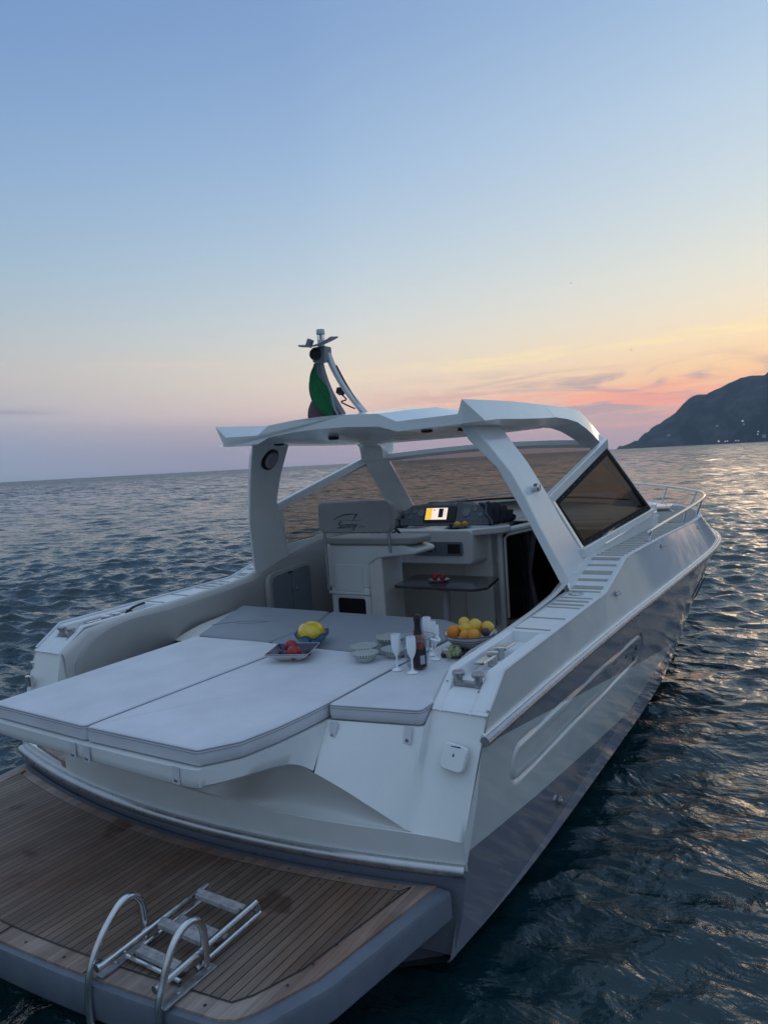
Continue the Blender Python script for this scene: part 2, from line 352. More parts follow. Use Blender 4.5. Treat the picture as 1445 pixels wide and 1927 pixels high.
def build_hull():
    bb = B()
    for s in (1, -1):
        up = [deck_e]
        for k in range(1, 4): up.append([tuple(Vector(a).lerp(Vector(b), k / 4)) for a, b in zip(deck_e, mid_e)])
        up.append(mid_e)
        for k in range(1, 4): up.append([tuple(Vector(a).lerp(Vector(b), k / 4)) for a, b in zip(mid_e, rail_e)])
        up.append(rail_e)
        bb.grid([[(p[0], p[1] * s, p[2]) for p in r] for r in up])
        NR = 90; rows = []
        for k in range(NR + 1):
            t = k / NR; row = []
            for i, (a, b) in enumerate(zip(rail_e, chine_e)):
                q = Vector(a).lerp(Vector(b), t)
                fl = math.sin(PI * t) * (0.05 * max(0, (q.x - 4.0) / 5) ** 1.2)       # hollow flare towards the bow
                q.y += fl * (1 if q.y < 0 else 0) * min(1, abs(q.y) / 0.6)
                if i < 330:
                    d = stad(q.x, q.z)
                    g = math.exp(-((d) / 0.010) ** 2)
                    q.y += 0.016 * g
                    if -0.05 < d < -0.012: q.y -= 0.002
                row.append((q.x, q.y * s, q.z))
            rows.append(row)
        bb.grid(rows)
        # chine flat and bottom
        rows = [[(p[0], p[1] * s, p[2]) for p in chine_e], [(p[0], (p[1] + min(0.05, -p[1])) * s, p[2] - 0.02) for p in chine_e],
                [(p[0], 0, -0.62 + max(0, (p[0] - 5.5)) ** 1.4 * 0.28) for p in chine_e]]
        bb.grid(rows)
    o = bb.done('hull', 'hull_paint', yacht, ang=30)
    return o
hull = build_hull()
XB = lambda y: -0.25 + 0.25 * (abs(y) / 1.8) ** 2.0       # curve of the transom in plan

LZ = stab([(-1.85, 0.728), (-1.6, 0.752), (-1.3, 0.758), (-1.0, 0.762), (-0.6, 0.778), (0.0, 0.808), (0.5, 0.825), (0.98, 0.815)])
def transom():
    # grey lower part
    bb = B(); ys = [-1.0 + 2.0 * i / 48 for i in range(49)]
    rows = []
    for z, hw, dx in ((0.59, 1.80, 0.0), (0.50, 1.79, 0.004), (0.30, 1.75, 0.01), (0.12, 1.70, 0.02), (0.10, 1.64, 0.03)):
        rows.append([(XB(y * 1.8) * (1 if z > 0.3 else 0.55) + dx, y * hw, z) for y in ys])
    rows.append([(XB(y * 1.8) * 0.5 + 0.05, y * 1.6, -0.55 * (1 - abs(y)) + 0.05 * abs(y)) for y in ys])
    bb.grid(rows)
    low = bb.done('lower_transom', 'hull_grey', yacht)
    # white band above the steel bar
    bb = B()
    ys = [1.80 - 3.61 * i / 60 for i in range(61)]
    rows = []
    for t in (0, 0.5, 1):
        row = []
        for y in ys:
            top = LZ(y) if y < 0.97 else 0.665
            row.append((XB(y) - 0.03 * t * (1 if y < 1 else 0), y, 0.58 + (top - 0.58) * t))
        rows.append(row)
    rows.append([(p[0] + 0.025, p[1], p[2] + 0.004) for p in rows[-1]])
    bb.grid(rows)
    band = bb.done('transom_band', 'gelcoat_white', yacht, ang=50)
    # steel bar
    bb = B(); path = [(XB(y) - 0.012, y, 0.585) for y in [1.80 - 3.6 * i / 70 for i in range(71)]]
    bb.tube(path, 0.031, 12); bar = bb.done('rub_bar', 'rub_steel', yacht)
    for i in range(16):
        y = 1.68 - i * 3.36 / 15; B().lathe([(0.006, -0.003), (0.006, 0.002), (0.0, 0.003)], (XB(y) - 0.043, y, 0.582), 8, axis='x').done('screw_head', 'dash_grey', bar)
    # starboard block
    crv = [Vector((-0.086, -1.55, 0.757)), Vector((-0.118, -1.438, 0.826)), Vector((-0.140, -1.342, 0.879)), Vector((-0.158, -1.251, 0.927)), Vector((-0.175, -1.165, 0.968)), Vector((-0.186, -1.085, 1.000))]
    crv = smoothpath(crv, 5)
    top = [(0.0, -1.04, 1.20), (0.05, -1.30, 1.20), (0.10, -1.56, 1.20)]
    face = [Vector(t) for t in top] + [Vector((0.21, -1.56, 1.275)), Vector((0.21, -1.865, 1.28)), Vector((0.15, -1.85, 1.15)), Vector((0.06, -1.83, 0.95)), Vector((-0.045, -1.812, 0.79))]
    bb = B()
    # as a grid: outer top path -> bottom path
    bot = crv[::-1] + [Vector((-0.060, -1.68, 0.747)), Vector((-0.031, -1.812, 0.731))]
    topP = [Vector((0.0, -1.04, 1.2)), Vector((0.10, -1.56, 1.2)), Vector((0.205, -1.562, 1.272)), Vector((0.21, -1.865, 1.28))]
    # resample both by Y
    n = 24
    def along(path, k):
        L = [0]
        for a, b in zip(path, path[1:]): L.append(L[-1] + (b - a).length)
        d = L[-1] * k
        for i in range(len(L) - 1):
            if d <= L[i + 1] + 1e-9: return path[i].lerp(path[i + 1], (d - L[i]) / max(1e-9, L[i + 1] - L[i]))
        return path[-1]
    tp = [topP[0].lerp(Vector((0.10, -1.56, 1.2)), i / 15) for i in range(16)] + [Vector((0.205, -1.562, 1.272))] + [Vector((0.205, -1.562, 1.272)).lerp(topP[3], i / 7) for i in range(1, 8)]
    bt = [along(bot, i / 23) for i in range(24)]
    bb.grid([[a.lerp(b, k / 5) for a, b in zip(tp, bt)] for k in range(6)])
    # outboard return of the block to the hull side and the small lower strip
    bb.add([(0.21, -1.865, 1.28), (0.15, -1.845, 1.15), (-0.031, -1.812, 0.731), (-0.0, -1.80, 0.58), (0.08, -1.84, 0.9)], [(0, 1, 4, 2), (2, 4, 3)])
    blk = bb.done('transom_block', 'gelcoat_white', yacht, ang=50)
    # port pillar, mirrored and narrow
    bb = B()
    A = [(0.207, 1.548, 1.272), (0.21, 1.865, 1.28)]; Bm = [(0.10, 1.50, 0.98), (0.10, 1.85, 1.0)]; C = [(-0.03, 1.49, 0.62), (0.0, 1.80, 0.60)]
    bb.grid([A, Bm, C]); bb.grid([[A[0], Bm[0], C[0]], [(0.6, 1.535, 1.30), (0.6, 1.49, 0.98), (0.6, 1.49, 0.62)]])
    bb.done('port_quarter', 'gelcoat_white', yacht, ang=30)
    # concave recess under the sun deck
    lower = [Vector((XB(y) - 0.02, y, LZ(y) + 0.003)) for y in [-1.54 + 2.49 * i / 40 for i in range(41)]]
    lower[0] = Vector((-0.086, -1.55, 0.757))
    tail = [Vector((-0.186, -1.085, 1.0)), Vector((-0.235, -1.02, 1.06)), Vector((-0.36, -0.985, 1.115)), Vector((-0.46, -0.90, 1.14)), Vector((-0.30, -0.72, 1.145)), Vector((0.0, -0.5, 1.135)), Vector((0.02, 0.0, 1.13)), Vector((0.02, 0.95, 1.11))]
    up = [along(crv, i / 12) for i in range(13)] + [along(tail, i / 28) for i in range(1, 29)]
    rows = []
    for k in range(9):
        t = k / 8; row = []
        for a, b in zip(lower, up):
            q = a.lerp(b, t); q.x += 0.05 * math.sin(PI * t) * min(1, (b - a).length * 4); q.z -= 0.06 * math.sin(PI * t) * min(1, (b - a).length * 3)
            row.append(q)
        rows.append(row)
    bb = B(); bb.grid(rows)
    bb.add([lower[-1], up[-1], (0.6, 0.95, 1.11), (0.6, 0.95, 0.68), (XB(0.95), 0.95, 0.68)], [(0, 1, 2, 3, 4)])
    bb.done('transom_recess', 'gelcoat_pale', yacht, ang=40)
    # teak step in the port passage
    bb = B(); bb.prism([(-0.185, 0.96), (-0.125, 1.25), (-0.06, 1.52), (0.62, 1.52), (0.62, 0.96)], 0.64, 0.69)
    bb.done('boarding_step', 'teak_margin', yacht, bevel=0.004)
    bb = B(); bb.add([(0.62, 0.95, 0.69), (0.62, 1.56, 0.69), (0.62, 1.56, 0.95), (0.62, 0.95, 0.95)], [(0, 1, 2, 3)]); bb.done('passage_riser', 'gelcoat_pale', yacht)
    # shore power cover
    bb = B(); pts = ellipse_rounded([(-0.062, -0.062), (0.062, -0.062), (0.062, 0.062), (-0.062, 0.062)], 0.03)
    n_ = Vector((-0.24, 0.0, 0.0)); 
    c0 = Vector((0.075, -1.735, 1.10)); nx = unit((-0.9, -0.06, 0.43)); ux = unit((0.0, -1, -0.14)); uz = nx.cross(ux); uz.normalize()
    if uz.z < 0: uz = -uz
    def pl(a, b, h, c=c0): return c + ux * a + uz * b + nx * h
    c0 = Vector((0.065, -1.735, 1.09))
    rows = [[pl(a, b, -0.02, c0) for a, b in pts], [pl(a, b, 0.007, c0) for a, b in pts], [pl(a * 0.93, b * 0.93, 0.011, c0) for a, b in pts]]
    bb.grid(rows, closed=True, capb=True); cov = bb.done('socket_cover', 'gelcoat_white', blk, ang=30)
    bb = B(); bb.add([pl(-0.006, 0.004, 0.0125, c0), pl(0.006, 0.004, 0.0125, c0), pl(0, 0.022, 0.0125, c0)], [(0, 1, 2)]); bb.box(pl(0, 0.05, 0.011, c0), (0.004, 0.05, 0.004)); bb.done('arrow_mark', 'black_plastic', cov, smooth=False)
transom()

def gunwale(s):
    """aft end of the side deck with the cleat recess, s=-1 starboard, +1 port"""
    bb = B()
    def q(x, y, z): return (x, s * y, z)
    yi, ri, ro = 1.555, 1.605, 1.775
    xs = [0.19, 0.30, 0.42, 0.6, 0.8, 1.0, 1.16]
    zr = lambda x: tab(x, [(0.19, 1.264), (0.42, 1.42), (1.16, 1.437)])
    zf = lambda x: tab(x, [(0.19, 1.264), (0.31, 1.345), (1.16, 1.375)])
    bb.grid([[q(x, yi, zr(x) - 0.012), q(x, yi + 0.006, zr(x)), q(x, ri - 0.004, zr(x)), q(x, ri + 0.004, zr(x) - 0.006), q(x, ri + 0.012, zf(x)), q(x, ro - 0.012, zf(x)), q(x, ro - 0.004, zr(x) - 0.006), q(x, ro + 0.004, zr(x)), q(x, Yd(x), zr(x))] for x in xs])
    bb.grid([[q(1.16, ri, zr(1.16)), q(1.16, ro, zr(1.16))], [q(1.155, ri, zf(1.16)), q(1.155, ro, zf(1.16))]])
    # run forward to the step and the ramp
    xs = [1.16, 1.6, 2.0, 2.3, 2.95, 3.5, 4.2, 5.0, 5.5]
    bb.grid([[q(x, yi - 0.0, Zd(x) - 0.012), q(x, yi + 0.006, Zd(x)), q(x, Yd(x), Zd(x))] for x in xs])
    # toe rail along the outer edge
    path = [(x, s * (Yd(x) - 0.008), Zd(x) + 0.006) for x in [0.42 + (9.85 - 0.42) * i / 90 for i in range(91)]]
    path = [(0.21, s * 1.86, 1.283)] + path
    bb.tube(path, 0.011, 6)
    o = bb.done('side_deck', 'deck_white', yacht, ang=30)
    # non-slip treads
    bb = B()
    def tread(x0, x1, y0=None, y1=None, h=0.005):
        a = (y0 or 1.60); 
        b0 = (y1 or (Yd(x0) - 0.045)); b1 = (y1 or (Yd(x1) - 0.045))
        v = [q(x0, a, Zd(x0) + h), q(x0, b0, Zd(x0) + h), q(x1, b1, Zd(x1) + h), q(x1, a, Zd(x1) + h)]
        w = [(p[0], p[1], p[2] - h - 0.002) for p in v]
        bb = B(); bb.add(v + w, [(0, 1, 2, 3), (0, 1, 5, 4), (1, 2, 6, 5), (2, 3, 7, 6), (3, 0, 4, 7)]); bb.done('tread_strip', 'tread_greige', o, smooth=False)
    for x0, w in ((1.22, 0.014), (1.50, 0.014), (1.80, 0.016), (1.88, 0.035), (1.99, 0.035), (2.10, 0.016), (2.36, 0.05), (2.31, 0.012), (2.50, 0.035), (2.62, 0.06), (2.78, 0.022), (2.89, 0.05)):
        tread(x0, x0 + w)
    x = 3.04; k = 0
    while x < 8.6:
        w = 0.055 if x < 5 else 0.06
        if x < 5.6: tread(x, x + w, 1.60 if x < 5.2 else 1.5, Yd(x) - 0.05)
        x += 0.125
    # chrome filler cap
    bb = B(); bb.lathe([(0.055, 0), (0.055, 0.004), (0.046, 0.008), (0.02, 0.008), (0.0, 0.010)], (2.24, s * 1.67, Zd(2.24) + 0.002), 20)
    bb.done('filler_cap', 'steel', o)
    # double bollard with crossbar
    bb = B(); x0, ya, yb, z0 = 0.36, 1.635, 1.745, 1.348
    bb.box((x0, s * (ya + yb) / 2, z0 + 0.010), (0.045, 0.16, 0.014))
    for y in (ya, yb):
        bb.lathe([(0.024, 0), (0.021, 0.01), (0.021, 0.045), (0.032, 0.048), (0.034, 0.056), (0.034, 0.066), (0.030, 0.071), (0.0, 0.073)], (x0, s * y, z0), 20)
    bb.done('bollard', 'steel_dull', o, ang=40)
    bb = B(); z0 = 1.362; yc = 1.675
    for xx in (0.70, 0.80):
        bb.lathe([(0.030, 0), (0.027, 0.01), (0.027, 0.06), (0.034, 0.064), (0.034, 0.072), (0.0, 0.076)], (xx, s * yc, z0), 20)
    for x0, x1 in ((0.52, 0.68), (0.82, 0.97)):
        bb.box(((x0 + x1) / 2, s * yc, z0 + 0.052), (x1 - x0, 0.052, 0.012))
        bb.tube([(x0, s * (yc + 0.025), z0 + 0.056), (x1, s * (yc + 0.025), z0 + 0.056)], 0.007, 8)
    bb.done('mooring_cleat', 'steel', o, ang=40)
    return o
sdk = gunwale(-1); pdk = gunwale(1)
# mooring line on the port cleat
bb = B(); P = smoothpath([(0.86, 1.67, 1.40), (0.93, 1.62, 1.46), (1.0, 1.58, 1.48), (1.04, 1.64, 1.47), (1.0, 1.72, 1.44), (0.93, 1.70, 1.42), (0.88, 1.64, 1.44)], 6)
bb.tube(P, 0.009, 8); ln = bb.done('mooring_line', 'black_plastic'); tag(ln, 'short black mooring line looped over the far port side cleat', 'rope')

def foredeck():
    bb = B()
    xs = [5.5 + (9.86 - 5.5) * i / 30 for i in range(31)]
    bb.grid([[(x, -Yd(x), Zd(x)), (x, -Yd(x) * 0.5, Zd(x) + 0.02), (x, 0, Zd(x) + 0.03), (x, Yd(x) * 0.5, Zd(x) + 0.02), (x, Yd(x), Zd(x))] for x in xs])
    o = bb.done('foredeck', 'deck_white', yacht)
    bb = B()
    x = 5.62
    while x < 7.9:
        for s in (1, -1):
            y0 = 1.42 if x < 6.5 else 1.15; y1 = Yd(x) - 0.05
            if y1 > y0 + 0.05: B().box((x, s * (y0 + y1) / 2, Zd(x) + 0.016), (0.055, y1 - y0, 0.010)).done('tread_strip', 'tread_greige', o, smooth=False)
        x += 0.125
    # raised trunk forward of the windscreen
    rows = []
    for x, hw, z in ((5.35, 1.50, 1.90), (5.7, 1.44, 1.90), (6.3, 1.30, 1.83), (7.0, 1.08, 1.76), (7.6, 0.8, 1.71), (7.9, 0.55, 1.67)):
        rows.append([(x, -hw - 0.06, 1.62), (x, -hw, z - 0.05), (x, -hw + 0.08, z - 0.01), (x, 0, z + 0.06), (x, hw - 0.08, z - 0.01), (x, hw, z - 0.05), (x, hw + 0.06, 1.62)])
    bb = B(); bb.grid(rows, capb=True); bb.done('cabin_trunk', 'gelcoat_white', yacht, ang=50)
    bb = B(); bb.prism(ellipse_rounded([(6.35, -0.9), (8.05, -0.55), (8.05, 0.55), (6.35, 0.9)], 0.2), 1.80, 1.87); bb.done('bow_sunpad', 'pad_light', yacht, bevel=0.02, seg=3)
    bb = B(); bb.prism(ellipse_rounded([(6.95, -1.45), (7.35, -1.42), (7.35, -1.10), (6.95, -1.12)], 0.05), 1.70, 1.725); bb.tube([(7.1, -1.38, 1.70), (6.95, -1.50, 1.655)], 0.008, 6); bb.done('anchor_hatch', 'gelcoat_white', yacht, bevel=0.006)
foredeck()

def rails():
    # rub rail on both sides
    bb = B()
    for s in (1, -1):
        path = [(p[0], p[1] * s + (-0.012 * s if True else 0), p[2]) for p in rail_e[0:700:9]]
        bb.tube(path, 0.026, 10)
    o = bb.done('rub_rail', 'rub_steel', hull)
    bb = B()
    for s in (1, -1):
        bb.tube([(p[0], p[1] * s + (-0.004 * s), p[2] + 0.026) for p in rail_e[0:700:9]], 0.010, 6)
    bb.done('rail_trim', 'gelcoat_white', hull)
    br = empty('bow_rail'); br.parent = yacht
    base = [(4.05, 1.80), (5.45, 1.87), (6.35, 1.86), (6.95, 1.77), (7.45, 1.60), (8.5, 1.05), (9.4, 0.45)]
    top = [(4.0, -1.81, 1.715), (4.12, -1.83, 1.735), (5.45, -1.90, 1.80), (6.35, -1.93, 1.845), (6.95, -1.87, 1.865), (7.5, -1.70, 1.88), (8.55, -1.12, 1.90), (9.45, -0.5, 1.91), (9.85, 0.0, 1.915)]
    full = top + [(x, -y, z) for x, y, z in top[::-1][1:]]
    bb = B(); bb.tube(smoothpath(full, 6), 0.0145, 10); bb.done('top_rail', 'steel', br)
    for s in (-1, 1):
        for i, (x, y) in enumerate(base):
            tx, ty, tz = top[i + 1]
            bb = B(); bb.tube([(x - 0.02, s * y, Zd(x) + 0.005), (tx, s * -ty, tz)], 0.011, 8); bb.lathe([(0.028, 0), (0.026, 0.008), (0.0, 0.008)], (x - 0.02, s * y, Zd(x) + 0.004), 12)
            bb.done('stanchion', 'steel', br)
    for s in (-1, 1):
        for x, z in ((2.48, 1.44), (4.09, 1.59), (5.75, 1.575)):
            y = Yd(x) + 0.02; bb = B(); bb.tube([(x - 0.05, s * (y + 0.015), z - 0.01), (x + 0.02, s * (y + 0.03), z)], 0.010, 8); bb.lathe([(0.018, -0.012), (0.018, 0.012)], (x, s * (y + 0.01), z), 10, axis='y')
            bb.done('fender_hook', 'steel_dull', hull)
        # porthole
    bb = B()
    for s in (-1, 1):
        pts = [(5.85 + 0.44 * math.cos(a), 0.90 + 0.075 * math.sin(a) + 0.05 * math.cos(a)) for a in [2 * PI * k / 28 for k in range(28)]]
        def yy(x, z):
            t = (Zr(x) - z) / (Zr(x) - Zc(x)); y = Yr(x) + (Yc(x * 0.93) - Yr(x)) * t; return y - 0.02
        B().add([(x, s * (yy(x, z) + 0.03), z) for x, z in pts], [tuple(range(28))]).done('porthole', 'black_plastic', hull, smooth=False)
    bb = B(); bb.lathe([(0.026, 0.0), (0.026, -0.014), (0.018, -0.016), (0.016, -0.004), (0, -0.004)], (1.30, -1.80, 0.345), 18, axis='y'); bb.done('drain_fitting', 'steel', hull)
    bb = B(); bb.lathe([(0.018, 0.0), (0.018, -0.014), (0.0, -0.014)], (2.86, -1.925, 0.93), 14, axis='y'); bb.lathe([(0.018, 0.0), (0.018, -0.014), (0.0, -0.014)], (2.80, -1.915, 0.86), 14, axis='y'); bb.done('vent_fitting', 'dash_grey', hull)
rails()

# ------------------------------------------------------------------ sun deck
def sundeck():
    # board below the pads
    topo = [(0.0, -1.048, 1.2), (-0.13, -1.055, 1.2), (-0.36, -1.03, 1.2), (-0.56, -0.98, 1.2), (-0.70, -0.89, 1.2), (-0.755, -0.80, 1.2), (-0.765, -0.08, 1.2), (-0.745, 0.84, 1.2), (-0.72, 0.87, 1.2)]
    boto = [(-0.188, -1.082, 1.0), (-0.245, -1.045, 1.045), (-0.36, -1.022, 1.088), (-0.56, -0.98, 1.11), (-0.70, -0.89, 1.108), (-0.755, -0.80, 1.112), (-0.765, -0.08, 1.122), (-0.745, 0.84, 1.127), (-0.72, 0.87, 1.127)]
    bb = B()
    PT = [tuple(p) for p in smoothpath(topo, 5)] + [(0.9, 0.90, 1.2)]; PB = [tuple(p) for p in smoothpath(boto, 5)] + [(0.9, 0.90, 1.127)]
    full = PT
    mid = [tuple(Vector(a).lerp(Vector(b), 0.5)) for a, b in zip(PT, PB)]
    bb.grid([PT, mid, [(x, y, z + 0.010) for x, y, z in PB], [(x + 0.008, y + (0.010 if y < 0 else -0.010), z) for x, y, z in PB], [(max(x + 0.25, 0.02), y * 0.9, 1.14) for x, y, z in PB]])
    brd = bb.done('sunpad_board', 'gelcoat_white', yacht, ang=50)
    bb = B(); bb.add([(x + 0.002, y + (0.002 if y < 0 else -0.002), 1.197) for x, y, z in full] + [(1.93, 1.35, 1.197), (1.93, -1.56, 1.197), (0.10, -1.56, 1.197)], [tuple(range(len(full) + 3))])
    bb.done('sundeck_top', 'gelcoat_white', yacht, smooth=False)
    # settee base and forward wall to the cockpit floor
    bb = B(); bb.grid([[(1.93, -1.5, 1.2), (1.93, 1.45, 1.2)], [(1.93, -1.5, 0.55), (1.93, 1.45, 0.55)]])
    fl = smoothpath([(1.22, 1.50, 1.12), (1.30, 1.45, 1.17), (1.45, 1.43, 1.205), (1.7, 1.45, 1.22), (1.93, 1.48, 1.23)], 6)
    bb.grid([[tuple(p) for p in fl], [(1.0 + 0.93 * i / (len(fl) - 1), 0.90 + 0.43 * i / (len(fl) - 1), 1.20) for i in range(len(fl))]])
    bb.done('settee_base', 'gelcoat_cream', yacht)
    def pad(name, poly, m, z0=1.203, z1=1.288, r=0.03, tabs=(), label=None):
        pts = ellipse_rounded(poly, r, 4); n = len(pts)
        cx = sum(p[0] for p in pts) / n; cy = sum(p[1] for p in pts) / n
        def inset(d):
            out = []
            for i, p in enumerate(pts):
                a = Vector(pts[i - 1]); b = Vector(pts[(i + 1) % n]); t = (b - a).normalized(); nn = Vector((t.y, -t.x))
                if (Vector(p) + nn * 0.01 - Vector((cx, cy))).length > (Vector(p) - Vector((cx, cy))).length: nn = -nn
                out.append((p[0] + nn.x * d, p[1] + nn.y * d))
            return out
        rows = []
        for d, z in ((0.010, z0), (0.0, z0 + 0.010), (-0.003, z0 + 0.035), (-0.002, z1 - 0.022), (0.001, z1 - 0.014), (0.006, z1 - 0.006), (0.014, z1 - 0.001)):
            rows.append([(x, y, z) for x, y in inset(d)])
        bb = B(); bb.grid(rows, closed=True, capa=True, capb=True)
        o = bb.done(name, m, yacht, ang=60); wn = o.modifiers.new('wn', 'WEIGHTED_NORMAL'); wn.weight = 100; wn.keep_sharp = True
        if label: o['label'] = label
        bb = B(); bb.tube([(x, y, z1 - 0.010) for x, y in inset(-0.0005)], 0.0032, 6, closed=True)
        bb.done('piping', 'piping', o)
        bb = B(); bb.tube([(x, y, z1 - 0.0225) for x, y in inset(-0.0035)], 0.0013, 4, closed=True); bb.done('stitching', 'ink_pale', o)
        for (x, y, z, w) in tabs:
            t = empty  # readability only
            nb = B(); nb.box((x, y, z), (0.004, 0.045, 0.085), Matrix.Rotation(w, 3, 'Y')); tt = nb.done('snap_tab', 'pad_light', o, bevel=0.001)
            nb = B(); nb.lathe([(0.010, 0), (0.008, -0.006), (0, -0.007)], (x - 0.002 - 0.022 * math.sin(w), y, z - 0.022), 12, axis='x'); nb.done('stud', 'steel_dull', tt)
        return o
    pad('sunpad', [(-0.715, 0.80), (-0.735, -0.072), (0.90, -0.085), (0.915, 0.17), (0.885, 0.86)], 'pad_light', tabs=((-0.772, 0.73, 1.165, 0), (-0.775, -0.02, 1.165, 0)))
    pad('sunpad', [(-0.735, -0.092), (-0.722, -0.865), (-0.56, -0.978), (-0.36, -1.018), (-0.16, -1.035), (0.0, -1.04), (0.5, -1.03), (0.90, -1.03), (0.90, -0.105)], 'pad_light', r=0.014, tabs=((-0.777, -0.135, 1.165, 0), (-0.762, -0.76, 1.165, 0)))
    pad('sunpad', [(0.0, -1.055), (0.105, -1.548), (1.40, -1.548), (1.46, -1.38), (1.46, -1.055), (0.5, -1.05)], 'pad_light', tabs=((-0.030, -1.10, 1.164, 0.42), (0.060, -1.49, 1.164, 0.30)))
    pad('backrest_pad', [(0.925, 0.875), (0.925, 0.165), (1.42, 0.165), (1.93, 0.365), (1.93, 1.37)], 'pad_grey', r=0.04, label='dark grey cushion')
    pad('backrest_pad', [(0.925, 0.15), (0.925, -1.02), (1.62, -1.02), (1.80, -0.94), (1.93, -0.74), (1.93, 0.35), (1.42, 0.148)], 'pad_grey', r=0.05, label='dark grey cushion')
    # faint embroidered boat outline on the port grey pad
    bb = B(); P = smoothpath([(1.20, 1.02, 1.2905), (1.33, 0.92, 1.2905), (1.42, 0.80, 1.2905), (1.46, 0.62, 1.2905)], 6); bb.tube(P, 0.003, 5)
    P = smoothpath([(1.46, 0.62, 1.2905), (1.36, 0.72, 1.2905), (1.30, 0.84, 1.2905)], 5); bb.tube(P, 0.0025, 5); bb.done('embroidery', 'piping', yacht)
sundeck()

# ------------------------------------------------------------------ coamings and cockpit
topz = stab([(0.42, 1.40), (0.9, 1.43), (1.75, 1.47), (2.25, 1.52), (2.83, 1.68), (3.4, 1.78), (4.4, 1.84), (5.4, 1.88)])
def coaming(s):
    xs = [0.21, 0.42] + [0.6 + 0.2 * i for i in range(25)]
    bb = B(); rows = []
    for x in xs:
        z = topz(x) if x > 0.42 else (1.27 if x < 0.3 else 1.40)
        rows.append([(x, s * 1.585, z - 0.03 if x < 1.2 else z - 0.004), (x, s * 1.555, z), (x, s * 1.53, z - 0.015), (x, s * 1.515, z - 0.05), (x, s * 1.51, 1.2 if x > 0.3 else 1.1), (x, s * 1.50, 0.55)])
    bb.grid(rows)
    o = bb.done('coaming', 'coaming_liner', yacht, ang=50)
    # outer side of the raised coaming above the side deck
    bb = B(); rows = []
    for x in [2.3 + 0.2 * i for i in range(17)]:
        rows.append([(x, s * 1.60, Zd(x) - 0.02), (x, s * 1.598, Zd(x) + 0.01), (x, s * 1.585, max(Zd(x) + 0.012, topz(x) - 0.012)), (x, s * 1.56, max(Zd(x) + 0.013, topz(x)))])
    bb.grid(rows); bb.done('coachroof_side', 'gelcoat_white', yacht, ang=50)
    bb = B(); bb.tube(smoothpath([(3.3, s * 1.605, 1.70), (4.1, s * 1.605, 1.735), (4.7, s * 1.605, 1.775), (5.4, s * 1.60, 1.79)], 6), 0.010, 6); bb.done('moulded_ridge', 'gelcoat_white', yacht)
    # padded panel
    poly = [(0.28, 1.16), (0.34, 1.24), (0.45, 1.32), (0.60, 1.375), (0.8, 1.40)] + [(x, topz(x) - 0.045) for x in (1.2, 1.8, 2.2, 2.5, 2.8)] + [(3.3, topz(3.3) - 0.05), (3.9, topz(3.9) - 0.05), (3.9, 0.8), (3.0, 0.8), (2.2, 1.0), (1.6, 1.16), (1.0, 1.08), (0.28, 1.0)]
    bb = B(); n = len(poly)
    rows = [[(x, s * 1.512, z) for x, z in poly], [(x, s * 1.488, z) for x, z in poly], [(x + (0.02 if x < 1 else -0.01), s * 1.478, z - 0.02 if z > 1.2 else z + 0.02) for x, z in poly]]
    bb.grid(rows, closed=True, capb=True); bb.done('coaming_padding', 'vinyl_cream', o, ang=40)
    return o
coaming(1); coaming(-1)

